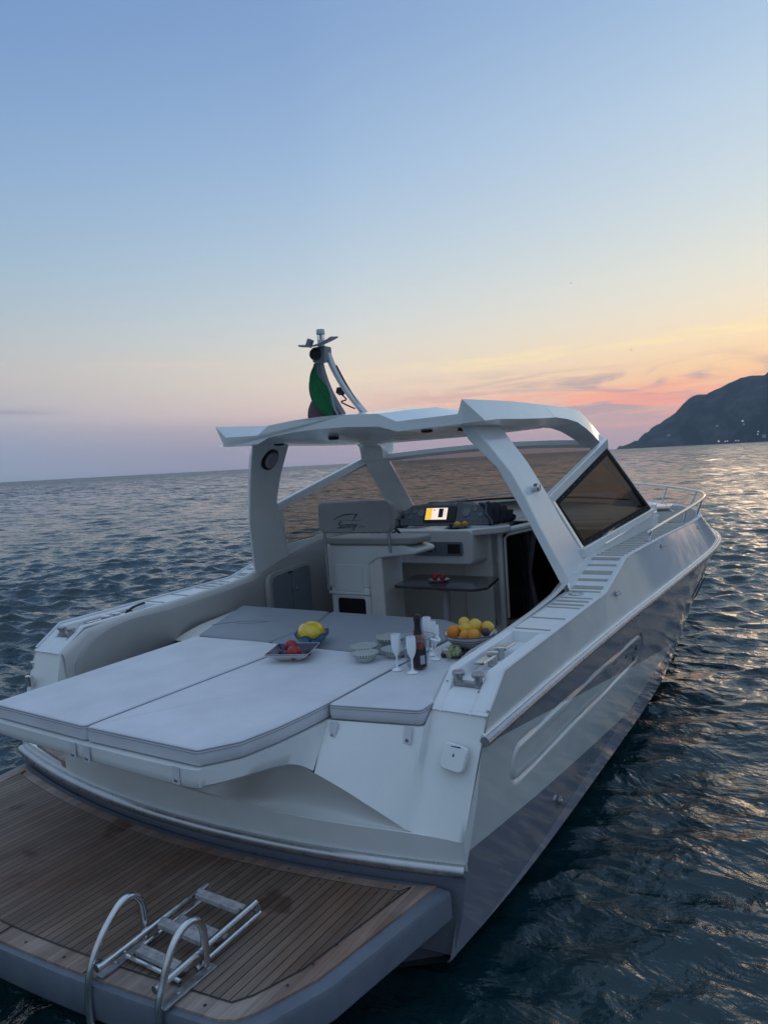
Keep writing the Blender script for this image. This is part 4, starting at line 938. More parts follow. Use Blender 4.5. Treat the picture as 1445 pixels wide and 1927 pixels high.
def mast():
    mt = empty('light_mast'); mt.parent = yacht
    for s, m in ((-1, 'mast_white'), (1, 'mast_grey')):  # port leg grey instead of white: the shade on it is put into its colour
        path = smoothpath([(2.06, s * 0.11, 2.92), (1.86, s * 0.085, 3.10), (1.74, s * 0.06, 3.27), (1.70, s * 0.04, 3.40)], 5)
        bb = B(); rows = []
        for i, p in enumerate(path):
            t = i / (len(path) - 1); w = 0.085 * (1 - t) + 0.045 * t; d = 0.016 + (0.008 if s > 0 else 0)
            rows.append([(p.x - w / 2, p.y - d, p.z), (p.x + w / 2, p.y - d, p.z), (p.x + w / 2, p.y + d, p.z), (p.x - w / 2, p.y + d, p.z)])
        bb.grid(rows, closed=True, capa=True, capb=True); bb.done('mast_leg', m, mt, bevel=0.004)
    bb = B(); bb.box((1.69, 0, 3.365), (0.10, 0.12, 0.115)); bb.done('head_box', 'mast_grey', mt, bevel=0.012)
    # curved spreader blade
    rows = []
    for i in range(17):
        t = -1 + i / 8; y = -0.155 * t; z = 3.425 + 0.045 * t * t * (0.6 if t < 0 else 1); w = 0.055 + 0.02 * (abs(t) ** 2)
        rows.append([(1.60 - w / 2 + 0.04 * t * t, y, z), (1.62 + w / 2 + 0.04 * t * t, y, z + 0.012), (1.62 + w / 2 + 0.04 * t * t, y, z + 0.002), (1.60 - w / 2 + 0.04 * t * t, y, z - 0.012)])
    bb = B(); bb.grid(rows, closed=True, capa=True, capb=True); bb.done('spreader', 'mast_grey', mt)
    bb = B(); bb.box((1.63, 0.065, 3.455), (0.04, 0.04, 0.06), Matrix.Rotation(0.5, 3, 'X')); bb.done('side_light', 'mast_grey', mt, bevel=0.004)
    # horn with coils
    bb = B(); bb.lathe([(0.045, 0), (0.043, -0.02), (0.03, -0.014), (0.012, -0.03), (0.0, -0.03)], (1.635, 0.015, 3.365), 20, axis='x')
    for k in range(3): bb.tube([(1.61 - 0.006 * k, 0.015 + (0.040 - 0.011 * k) * math.cos(a), 3.365 + (0.040 - 0.011 * k) * math.sin(a)) for a in [2 * PI * j / 20 for j in range(20)]], 0.004, 6, closed=True)
    bb.done('horn', 'black_plastic', mt)
    bb = B(); bb.tube([(1.69, 0, 3.42), (1.69, 0, 3.475)], 0.028, 12); bb.done('lamp_stem', 'mast_white', mt)
    lm = B(); lm.lathe([(0.028, 0), (0.030, 0.004), (0.030, 0.045), (0.028, 0.05)], (1.69, 0, 3.475), 20); lm.done('lamp_lens', 'clear_light', mt)
    bb = B(); bb.tube([(1.69, 0, 3.475), (1.69, 0, 3.525)], 0.009, 8); bb.lathe([(0.032, 0), (0.033, 0.004), (0.031, 0.034), (0.0, 0.038)], (1.69, 0, 3.52), 20); bb.done('lamp_cap', 'mast_white', mt)
    mt.location.x = -0.11
    # searchlight and cable at the foot
    bb = B(); bb.box((1.86, -0.03, 3.095), (0.05, 0.05, 0.045), Matrix.Rotation(0.4, 3, 'Y')); bb.tube(smoothpath([(1.87, -0.03, 3.07), (1.90, -0.05, 3.03), (1.93, 0.02, 3.02), (1.95, -0.02, 2.99), (2.0, -0.06, 2.96)], 5), 0.006, 6)
    bb.tube(smoothpath([(1.76, -0.075, 3.28), (1.82, -0.09, 3.18), (1.90, -0.10, 3.08), (1.97, -0.11, 2.99)], 5), 0.008, 6); bb.done('deck_light', 'black_plastic', mt)
mast()

def flag():
    f = empty('flag', (1.63, 0.05, 3.31))
    def sheet(name, rows, m):
        bb = B(); bb.grid([[Vector(p) - Vector((1.72, 0.04, 3.34)) for p in r] for r in rows]); o = bb.done(name, m, f, ang=80); md = o.modifiers.new('t', 'SOLIDIFY'); md.thickness = 0.004; return o
    # green panel bellied out to port
    rows = []
    for i in range(17):
        t = i / 16; z = 3.335 - 0.40 * t
        w = 0.012 + 0.155 * math.sin(PI * min(1, t * 0.82 + 0.05)) ** 1.1 + 0.03 * t
        x = 1.70 + 0.20 * t ** 1.3; yr = 0.055 + 0.0 * t
        rows.append([(x - 0.03 * math.sin(PI * k / 8) + 0.013 * math.sin(k * 1.7 + t * 5), yr + w * (k / 8) - 0.02 * t + 0.008 * math.sin(t * 9), z - 0.015 * k / 8 + 0.012 * math.sin(k)) for k in range(9)])
    sheet('green_panel', rows, 'flag_green')
    sheet('white_panel', [[(r[0][0] + 0.004, r[0][1] - 0.014 - 0.004 * (k == 0), r[0][2]) if k == 0 else (r[0][0], r[0][1] + 0.002, r[0][2]) for k in range(2)] for r in rows], 'flag_white')
    rows = []
    for i in range(11):
        t = i / 10; z = 3.10 - 0.165 * t
        rows.append([(1.86 + 0.03 * math.sin(k * 0.9), 0.06 + (0.15 + 0.085 * math.sin(PI * (0.15 + 0.5 * t))) * k / 6, z - 0.004 * k) for k in range(7)])
    sheet('red_panel', rows, 'flag_red')
    tag(f, 'limp green, white and red flag hanging from the light mast on the roof', 'flag')
flag()

# ------------------------------------------------------------------ swim platform and ladder
def platform():
    sp = empty('swim_platform'); sp.parent = yacht
    XA = lambda y: -1.28 + 0.13 * (abs(y) / 1.34) ** 1.5
    def outline(d, fwd=0.0):
        P = []
        for i in range(33): y = 1.34 - 2.68 * i / 32; P.append((XA(y) - d * 0.45, y * (1 + d * 0.15)))
        cor = [(-1.12, -1.40 - d * 0.6), (-1.06 - d * 0.2, -1.445 - d), (-0.81, -1.545 - d), (-0.06, -1.67 - d)]
        P += cor
        front = [(XB(y) - 0.055 - 0.0, y) for y in [-1.67 - d + (3.34 + 2 * d) * i / 32 for i in range(1, 33)]]
        front = [(XB(y) - 0.05 + fwd, y) for _, y in front]
        P += front
        P += [(-0.81, 1.545 + d), (-1.06 - d * 0.2, 1.445 + d), (-1.12, 1.40 + d * 0.6)]
        return P
    o = outline(0.075, 0.04); i_ = outline(0.0)
    bb = B(); n = len(o)
    rows = [[(x * 0.985, y * 0.985, 0.34) for x, y in o], [(x, y, 0.37) for x, y in o], [(x, y, 0.475) for x, y in o], [(x * 0.995, y * 0.995, 0.497) for x, y in o]]
    bb.grid(rows, closed=True, capa=True, capb=True); bb.done('platform_moulding', 'platform_grey', sp, ang=40)
    bb = B(); bb.add([(x, y, 0.507) for x, y in i_], [tuple(range(len(i_)))]); bb.grid([[(x, y, 0.507) for x, y in i_], [(x, y, 0.49) for x, y in i_]], closed=True); bb.done('teak_margin', 'teak_margin', sp, smooth=False)
    # inner field of planks
    inner = []
    for y in [1.33 - 2.66 * k / 32 for k in range(33)]: inner.append((XA(y) + 0.085, y))
    inner += [(-1.0, -1.38), (-0.80, -1.46), (-0.13, -1.57)]
    inner += [(XB(y) - 0.05 - 0.065, y) for y in [-1.54 + 3.08 * k / 32 for k in range(33)]]
    inner += [(-0.13, 1.57), (-0.80, 1.46), (-1.0, 1.38)]
    bb = B(); bb.add([(x, y, 0.512) for x, y in inner], [tuple(range(len(inner)))]); bb.done('teak_planking', 'teak_planks', sp, smooth=False)
    bb = B(); bb.tube([(x, y, 0.5112) for x, y in inner], 0.0032, 4, closed=True)
    for k in (3, 10, 17, 24): bb.tube([(*inner[k], 0.5112), (XA(inner[k][1]), inner[k][1] , 0.509)], 0.003, 4)
    bb.done('caulking', 'black_plastic', sp)
    bb = B()
    for k in range(1, 33, 3): bb.lathe([(0.007, 0), (0, 0.0006)], (inner[k][0] - 0.045, inner[k][1], 0.5085), 8)
    for y in [-1.5 + 0.28 * k for k in range(11)]: bb.lathe([(0.006, 0), (0, 0.0006)], (XB(y) - 0.08, y, 0.5085), 8); bb.lathe([(0.006, 0), (0, 0.0006)], (XB(y) - 0.17, y + 0.05, 0.5135), 8)
    for k in range(6): bb.lathe([(0.006, 0), (0, 0.0006)], (-0.2 - 0.14 * k, -1.55 + 0.017 * k, 0.5135), 8)
    bb.done('plugs', 'black_plastic', sp)
    # struts hidden below
    bb = B()
    for y in (-1.0, 1.0): bar(bb, (-0.05, y, 0.2), (-0.9, y, 0.36), 0.05, 0.05)
    bb.done('support_strut', 'steel_dull', sp)
platform()

def ladder():
    ld = empty('boarding_ladder'); ld.parent = yacht
    for y in (-0.745, -1.115):
        # tall hoop: foot forward, over the top, down past the aft edge and back under
        k = 0.0 if y > -1 else 0.035
        P = [(-0.985, y, 0.535), (-0.985, y, 0.64), (-0.995, y, 0.705), (-1.03, y, 0.748), (-1.08, y, 0.752), (-1.13, y, 0.722), (-1.19 + k * 0.5, y, 0.665), (-1.235 + k, y, 0.60), (-1.262 + k, y, 0.53), (-1.272 + k, y, 0.43)]
        if y > -1: P += [(-1.275, y - 0.01, 0.34), (-1.275, y - 0.05, 0.27), (-1.275, y - 0.11, 0.24), (-1.27, -0.96, 0.235)]
        else: P += [(-1.245, y + 0.01, 0.34), (-1.25, y + 0.05, 0.27), (-1.27, y + 0.15, 0.235)]
        bb = B(); bb.tube(smoothpath(P, 7), 0.0155, 12); bb.done('hand_hoop', 'steel', ld)
        bb = B(); bb.box((-1.09, y - 0.008, 0.517), (0.27, 0.042, 0.010)); bb.lathe([(0.011, 0), (0.009, 0.007), (0, 0.009)], (-1.14, y - 0.008, 0.522), 10); bb.lathe([(0.011, 0), (0.009, 0.007), (0, 0.009)], (-0.985, y - 0.008, 0.522), 10)
        bb.done('mounting_plate', 'steel_dull', ld, bevel=0.002)
    # folded ladder: upper pair of tubes from the hoops forward, lower pair tucked under
    for y in (-0.78, -1.085):
        bb = B(); x0 = -1.245 if y > -1 else -1.215; bb.tube([(x0, y, 0.572), (-0.655, y, 0.600)], 0.0145, 10); bb.lathe([(0.0165, -0.004), (0.0165, 0.012)], (x0, y, 0.575), 10, axis='x'); bb.done('side_tube', 'steel', ld)
        bb = B(); bb.tube([(-1.02, y + (0.006 if y > -1 else -0.006), 0.53), (-0.64, y + (0.006 if y > -1 else -0.006), 0.545)], 0.0125, 10); bb.done('side_tube', 'steel', ld)
        bb = B(); bb.lathe([(0.018, -0.012), (0.018, 0.012)], (-0.655, y, 0.572), 10, axis='y'); bb.box((-0.655, y, 0.572), (0.012, 0.012, 0.05)); bb.done('hinge', 'steel_dull', ld)
    for x, z in ((-0.715, 0.604), (-0.93, 0.594), (-1.05, 0.548), (-0.835, 0.548)):
        bb = B()
        bb.tube([(x, -0.792, z), (x, -1.075, z)], 0.0145, 10); bb.box((x - 0.016, -0.933, z - 0.002), (0.042, 0.255, 0.024))
        bb.done('rung', 'plank_rung', ld, bevel=0.008, seg=3)
    bb = B(); bb.tube([(-1.10, -0.77, 0.532), (-1.10, -1.09, 0.532)], 0.010, 8); bb.done('cross_tube', 'steel', ld)
ladder()
# chrome hinge on the port quarter
bb = B(); bb.box((0.085, 1.78, 1.07), (0.03, 0.075, 0.075)); bb.lathe([(0.014, -0.04), (0.014, 0.04)], (0.068, 1.78, 1.07), 10); bb.done('stern_hinge', 'steel', yacht, bevel=0.004)
bb = B(); bb.lathe([(0.006, 0), (0.0, 0.002)], (0.335, -1.58, 1.368), 8); bb.done('deck_screw', 'black_plastic', yacht)

# ================================================================== THINGS ON THE SUN DECK
PADZ = 1.2895
loose = []
def thing(name, loc, label, cat, group=None):
    o = empty(name, loc); tag(o, label, cat, group); return o
def flute(loc, label):
    f = thing('champagne_flute', loc, label, 'glass', 'white champagne flutes on the sun deck')
    bb = B(); bb.lathe([(0.033, 0), (0.034, 0.002), (0.028, 0.006), (0.010, 0.013), (0.0055, 0.022), (0.005, 0.05), (0.0052, 0.075), (0.008, 0.086)], n=24); bb.done('stem', 'glass_cloud', f)
    bb = B(); bb.lathe([(0.008, 0.0855), (0.016, 0.098), (0.024, 0.12), (0.0275, 0.145), (0.0285, 0.17), (0.0275, 0.195), (0.0262, 0.212), (0.0248, 0.212), (0.0265, 0.17), (0.022, 0.12), (0.010, 0.1), (0.0, 0.097)], n=28, cap=False); bb.done('bowl', 'glass_cloud', f)
    return f
f1 = flute((0.64, -1.09, PADZ), 'white flute at the aft left, in front of the clear cooler handle')
LB = ['white flute at the aft right, directly in front of the rose bottle label', 'white flute half hidden behind the black bottle neck', 'white flute at the back, just above the rightmost flute', 'rightmost white flute, nearest the citrus bowl']
def copy_tree(o, loc, label):
    r = o.copy(); col.objects.link(r); r.location = loc; r['label'] = label
    for ch in list(o.children):
        c = ch.copy(); col.objects.link(c); c.parent = r
    return r
for loc, lb in zip(((0.62, -1.205, PADZ), (1.10, -1.045, PADZ), (1.0, -1.135, PADZ), (0.915, -1.20, PADZ)), LB): copy_tree(f1, loc, lb)

def cooler():
    c = thing('wine_cooler', (0.745, -1.165, PADZ), 'clear acrylic wine cooler holding the rose bottle, among the white flutes', 'cooler')
    bb = B(); bb.lathe([(0.062, 0.0), (0.066, 0.004), (0.078, 0.08), (0.098, 0.155), (0.122, 0.182), (0.124, 0.185), (0.118, 0.185), (0.094, 0.157), (0.074, 0.08), (0.060, 0.007), (0, 0.006)], n=40, sx=0.85); bb.done('bucket', 'acrylic', c)
    bb = B(); bb.tube([(0.122 * 0.85 * math.cos(a), 0.122 * math.sin(a), 0.184) for a in [2 * PI * k / 40 for k in range(40)]], 0.0035, 6, closed=True); bb.done('rim', 'clear_light', c)
    for s in (1, -1):
        bb = B(); bb.tube(smoothpath([(-0.03, s * 0.118, 0.182), (-0.02, s * 0.148, 0.172), (0.0, s * 0.155, 0.165), (0.02, s * 0.148, 0.172), (0.03, s * 0.118, 0.182)], 5), 0.006, 8); bb.done('handle', 'glass_cloud', c)
    bt = thing('wine_bottle', (0.705, -1.205, PADZ + 0.008), 'rose wine bottle with black foil neck and dark label, standing in the clear cooler', 'bottle')
    bb = B(); bb.lathe([(0.036, 0), (0.041, 0.006), (0.0415, 0.05), (0.0415, 0.15), (0.036, 0.18), (0.024, 0.205), (0.017, 0.225), (0.0155, 0.24)], n=32); bb.done('glass_body', 'bottle_rose', bt)
    bb = B(); bb.lathe([(0.0275, 0.200), (0.022, 0.222), (0.019, 0.245), (0.0185, 0.275), (0.0215, 0.28), (0.0215, 0.305), (0.017, 0.316), (0, 0.318)], n=24); bb.done('foil', 'foil_black', bt)
    bb = B(); bb.lathe([(0.0420, 0.007), (0.0424, 0.009), (0.0424, 0.115), (0.042, 0.117)], n=32, cap=False); lb = bb.done('label_band', 'label_dark', bt)
    bb = B(); n = 8; a0 = R(178 + 40); rows = []
    for z in (0.028, 0.08): rows.append([(0.0428 * math.cos(a0 + R(42) * k / n), 0.0428 * math.sin(a0 + R(42) * k / n), z) for k in range(n + 1)])
    bb.grid(rows); bb.done('label_patch', 'label_white', lb)
cooler()

def snackbowl(loc, r, label, seed):
    o = thing('snack_bowl', loc, label, 'bowl', 'small green patterned snack bowls')
    h = 0.056 * r / 0.085
    bb = B(); bb.lathe([(r * 0.5, 0), (r * 0.52, 0.004), (r * 0.75, h * 0.35), (r * 0.95, h * 0.75), (r * 1.0, h * 0.97)], n=36); bb.lathe([(r * 0.96, h * 0.9), (r * 0.7, h * 0.4), (0, h * 0.3)], n=36, cap=False); bb.done('bowl_wall', 'ceramic_pale_green', o)
    bb = B(); bb.lathe([(r * 1.005, h * 0.80), (r * 1.035, h * 1.0), (r * 1.01, h * 1.03), (r * 0.96, h * 0.99), (r * 0.80, h * 0.66)], n=96, cap=False); bb.done('painted_rim', 'rim_green', o)
    bb = B(); bb.lathe([(r * 0.90, h * 0.62), (r * 0.93, h * 0.66)], n=36, cap=False); bb.done('painted_line', 'ceramic_green', o)
    bb = B(); rnd = random.Random(seed)
    for i in range(26):
        a = rnd.uniform(0, 2 * PI); d = rnd.uniform(0, 0.55) * r; c = (d * math.cos(a), d * math.sin(a), h * 0.70 + rnd.uniform(0, 0.010)); s_ = rnd.uniform(0.006, 0.011)
        bb.box(c, (s_ * 1.8, s_ * 1.3, s_), Matrix.Rotation(rnd.uniform(0, 3), 3, 'Z') @ Matrix.Rotation(rnd.uniform(-0.6, 0.6), 3, 'X'))
    bb.done('snacks', 'snack', o, bevel=0.002)
snackbowl((0.86, -0.705, PADZ), 0.088, 'green patterned snack bowl behind the nearest one, on the seam of the grey pad', 1)
snackbowl((0.735, -0.80, PADZ), 0.083, 'green patterned snack bowl nearest the camera, in front of the other three', 2)
snackbowl((1.10, -0.76, PADZ), 0.098, 'largest green patterned snack bowl, farthest back on the grey pad', 3)
snackbowl((0.88, -0.925, PADZ), 0.083, 'green patterned snack bowl beside the left white flute', 4)

def fruit(name, loc, r, m, label, cat, sx=1.0, group=None, tip=0.0, rz=0.0):
    bb = B(); prof = []
    n = 16
    for i in range(n + 1):
        a = -PI / 2 + PI * i / n; rr = math.cos(a) * r; z = math.sin(a) * r * sx
        if tip: z += tip * r * (math.sin(a) ** 9)
        else: rr *= 1.0; z -= (0.10 * r * max(0, math.sin(a)) ** 12)
        prof.append((max(rr, 0.0003), z))
    bb.lathe(prof, n=24); o = bb.done(name, m, ang=80)
    rot = Matrix.Rotation(rz, 4, 'Z') @ Matrix.Rotation(R(80) if tip else R(18), 4, 'Y')
    o.data.transform(rot); o.location = loc; tag(o, label, cat, group); return o

def square_dish():
    o = thing('square_dish', (0.64, -0.30, PADZ), 'square dark blue dish with white underside holding plums and nectarines', 'dish')
    rz = Matrix.Rotation(R(22), 3, 'Z')
    def sq(h, z, curl=0.0):
        pts = ellipse_rounded([(-h, -h), (h, -h), (h, h), (-h, h)], h * 0.12, 3)
        out = []
        for x, y in pts:
            k = max(0, (abs(x) + abs(y)) / (2 * h) - 0.5) * 2
            out.append(tuple(rz @ Vector((x, y, z + curl * k))))
        return out
    bb = B(); bb.grid([sq(0.075, 0.0), sq(0.08, 0.004), sq(0.12, 0.022, 0.01), sq(0.145, 0.042, 0.015)], closed=True, capa=True); bb.done('dish_body', 'ceramic_white', o)
    bb = B(); bb.grid([sq(0.1455, 0.0415, 0.015), sq(0.147, 0.045, 0.015), sq(0.143, 0.046, 0.015), sq(0.118, 0.026, 0.01), sq(0.08, 0.008)], closed=True, capb=True); bb.done('dish_glaze', 'ceramic_navy', o)
    bb = B(); bb.tube([p for p in sq(0.1435, 0.0455, 0.015)], 0.0022, 5, closed=True); bb.done('rim_line', 'ceramic_white', o)
square_dish()
fruit('nectarine', (0.70, -0.235, PADZ + 0.055), 0.044, 'nectarine_skin', 'left red nectarine in the square blue dish', 'nectarine')
fruit('nectarine', (0.58, -0.36, PADZ + 0.054), 0.047, 'nectarine_skin', 'right, larger red nectarine in the square blue dish', 'nectarine')
fruit('plum', (0.61, -0.235, PADZ + 0.034), 0.025, 'plum_skin', 'dark plum in front of the left nectarine in the blue dish', 'plum', 1.1)
fruit('plum', (0.59, -0.285, PADZ + 0.034), 0.026, 'plum_skin', 'dark plum between the two nectarines in the blue dish', 'plum', 1.1)
fruit('plum', (0.60, -0.415, PADZ + 0.036), 0.026, 'plum_skin', 'dark plum at the right end of the blue dish', 'plum', 1.1)
fruit('plum', (0.665, -0.40, PADZ + 0.038), 0.025, 'plum_skin', 'dark plum farthest back beside the larger nectarine', 'plum', 1.1)

def tureen():
    o = thing('lemon_tureen', (0.97, -0.195, PADZ), 'ceramic tureen with yellow lemon shaped lid in a wavy turquoise bowl', 'tureen')
    rz = R(-55)
    def ring(r, z, wav=0.0, n=64, sx=1.35):
        out = []
        for k in range(n):
            a = 2 * PI * k / n; x, y = r * math.cos(a) * 1.0, r * math.sin(a) * sx * 1.0
            x, y = x * math.cos(rz) - y * math.sin(rz), x * math.sin(rz) + y * math.cos(rz)
            out.append((x, y, z + wav * math.sin(6 * a)))
        return out
    bb = B(); bb.grid([ring(0.055, 0.0), ring(0.062, 0.006), ring(0.096, 0.035, 0.002), ring(0.119, 0.078, 0.012), ring(0.115, 0.077, 0.012), ring(0.098, 0.055, 0.003), ring(0.02, 0.03)], closed=True, capa=True, capb=True); b = bb.done('wavy_bowl', 'ceramic_teal', o)
    bb = B(); bb.tube(ring(0.118, 0.080, 0.012), 0.0045, 6, closed=True)
    for s in (1, -1):
        c, sn = math.cos(rz), math.sin(rz); y0 = s * 0.158
        P = [(0, y0, 0.062), (0.0, y0 + s * 0.018, 0.055), (0, y0 + s * 0.034, 0.062), (0, y0 + s * 0.04, 0.075)]
        bb.tube(smoothpath([(x * c - y * sn, x * sn + y * c, z) for x, y, z in P], 4), [0.008] * 5 + [0.006] * 4 + [0.003] * 4, 8)
    bb.done('blue_rim', 'ceramic_navy', b)
    prof = [(0.092, 0.05), (0.096, 0.078), (0.092, 0.105), (0.077, 0.132), (0.050, 0.149), (0.02, 0.156), (0.001, 0.157)]
    bb = B(); bb.grid([ring(r, z, 0, 48, 1.28) for r, z in prof], closed=True, capa=True, capb=True); bb.done('lemon_lid', 'ceramic_yellow', o, ang=80)
tureen()

def citrus_bowl():
    c = Vector((1.20, -1.305, PADZ + 0.03))
    o = thing('fruit_bowl', tuple(c), 'wide white bowl with dark painted rings, heaped with oranges and lemons', 'bowl')
    r = 0.165
    bb = B(); bb.lathe([(0.08, -0.008), (0.085, 0.0), (0.135, 0.022), (0.160, 0.050), (0.172, 0.078), (0.164, 0.078), (0.145, 0.05), (0.06, 0.015), (0, 0.013)], n=48, cap=True); bb.done('bowl_wall', 'ceramic_white', o)
    bb = B()
    for rr, z in ((0.1715, 0.0785), (0.1625, 0.056), (0.1535, 0.042)): bb.tube([(rr * math.cos(a), rr * math.sin(a), z) for a in [2 * PI * k / 48 for k in range(48)]], 0.0026, 6, closed=True)
    bb.done('painted_rings', 'ceramic_navy', o)
    bb = B(); bb.lathe([(0.168, 0.0795), (0.156, 0.066), (0.135, 0.045)], n=48, cap=False); bb.done('painted_inside', 'rim_navy', o)
    pl = thing('grape_plate', (1.10, -1.315, PADZ), 'dark patterned plate with green grapes under the citrus bowl', 'plate')
    bb = B(); bb.lathe([(0.08, 0), (0.10, 0.004), (0.15, 0.016), (0.153, 0.019), (0.10, 0.009), (0, 0.007)], n=40); bb.done('plate_dish', 'rim_navy', pl)
    F = [('orange', (-0.045, 0.095, 0.075), 0.046, 'orange_skin', 'bright orange at the left edge of the citrus bowl', 0),
         ('lemon', (0.045, 0.065, 0.115), 0.037, 'lemon_skin', 'yellow lemon highest at the left of the citrus bowl', 0.25),
         ('lemon', (-0.035, 0.015, 0.10), 0.036, 'lemon_skin', 'yellow lemon in the middle front of the citrus bowl', 0.25),
         ('lemon', (0.02, -0.025, 0.108), 0.044, 'lemon_skin', 'largest pale lemon at the centre of the citrus bowl', 0.12),
         ('lemon', (0.045, -0.10, 0.098), 0.038, 'lemon_skin', 'greenish lemon at the right side of the citrus bowl', 0.12),
         ('apricot', (-0.075, 0.005, 0.068), 0.032, 'apricot_skin', 'orange apricot low at the front of the citrus bowl, left one', 0),
         ('apricot', (-0.070, -0.055, 0.072), 0.040, 'apricot_skin', 'larger orange apricot low at the front right of the citrus bowl', 0),
         ('plum', (-0.02, -0.115, 0.080), 0.028, 'plum_skin', 'dark plum against the right rim of the citrus bowl', 0),
         ('orange', (0.08, 0.0, 0.07), 0.044, 'orange_skin', 'orange hidden low at the back of the citrus bowl', 0)]
    for n_, l, rr, m, lb, tp in F:
        fruit(n_, tuple(c + Vector(l) + Vector((0, 0, 0.012))), rr, m, lb, n_, 1.08 if tp else 0.97, None, tp, rz=random.uniform(0, 3))
    bb = B(); rnd = random.Random(3)
    for i in range(26):
        t = i / 25; x = 0.0 - 0.16 * t + rnd.uniform(-0.03, 0.03); y = 0.06 - 0.08 * t + rnd.uniform(-0.03, 0.03); z = 0.022 + rnd.uniform(0, 0.028)
        rr = rnd.uniform(0.0145, 0.0175); bb.lathe([(rr * math.cos(a) + 0.0002, rr * 1.1 * math.sin(a)) for a in [-PI / 2 + PI * k / 8 for k in range(9)]], (x, y, z), 12)
    g = bb.done('grape_bunch', 'grape_skin', ang=80); g.location = (1.09, -1.30, PADZ); tag(g, 'bunch of pale green grapes hanging over the plate edge by the coaming', 'grapes')
    bb = B()
    for x, y in ((-0.13, 0.075), (-0.105, 0.088), (-0.12, 0.055)):
        rr = 0.013; bb.lathe([(rr * math.cos(a) + 0.0002, rr * math.sin(a)) for a in [-PI / 2 + PI * k / 8 for k in range(9)]], (x, y, rr), 12)
    g = bb.done('dark_grapes', 'dark_grape_skin', ang=80); g.location = (1.09, -1.30, PADZ); tag(g, 'three dark blue grapes lying beside the green bunch', 'grapes')
citrus_bowl()

# table plate with two nectarines
tp = thing('small_plate', (3.42, 0.10, 1.299), 'small white plate with two red nectarines on the cockpit table', 'plate')
bb = B(); bb.lathe([(0.06, 0), (0.065, 0.004), (0.105, 0.016), (0.107, 0.019), (0.10, 0.017), (0.06, 0.006), (0, 0.006)], n=36); bb.done('plate_dish', 'ceramic_white', tp)
fruit('nectarine', (3.42, 0.145, 1.299 + 0.044), 0.038, 'nectarine_skin', 'left red nectarine on the cockpit table plate', 'nectarine')
fruit('nectarine', (3.42, 0.060, 1.299 + 0.044), 0.037, 'nectarine_skin', 'right red nectarine on the cockpit table plate', 'nectarine')
dp = thing('dashboard_plate', (4.02, 0.16, 1.769), 'dark glass plate with fruit on the dashboard shelf', 'plate')
bb = B(); bb.lathe([(0.06, 0), (0.07, 0.003), (0.145, 0.014), (0.146, 0.017), (0.07, 0.006), (0, 0.006)], n=36, sy=1.1, sx=0.7); bb.done('plate_dish', 'gauge', dp)
fruit('lemon', (4.02, 0.16, 1.769 + 0.040), 0.034, 'lemon_skin', 'yellow lemon on the dashboard plate', 'lemon', 1.08, None, 0.2, 1.4)
fruit('orange', (4.03, 0.075, 1.769 + 0.042), 0.034, 'apricot_skin', 'orange on the right side of the dashboard plate', 'orange')
fruit('plum', (4.03, 0.245, 1.769 + 0.032), 0.024, 'plum_skin', 'dark plum at the left of the dashboard plate', 'plum', 1.1)

# everything so far is on the boat: give it the boat's slight list
bpy.context.view_layer.update()
for o in list(col.objects):
    if o.parent is None: o.matrix_world = BOAT @ o.matrix_world

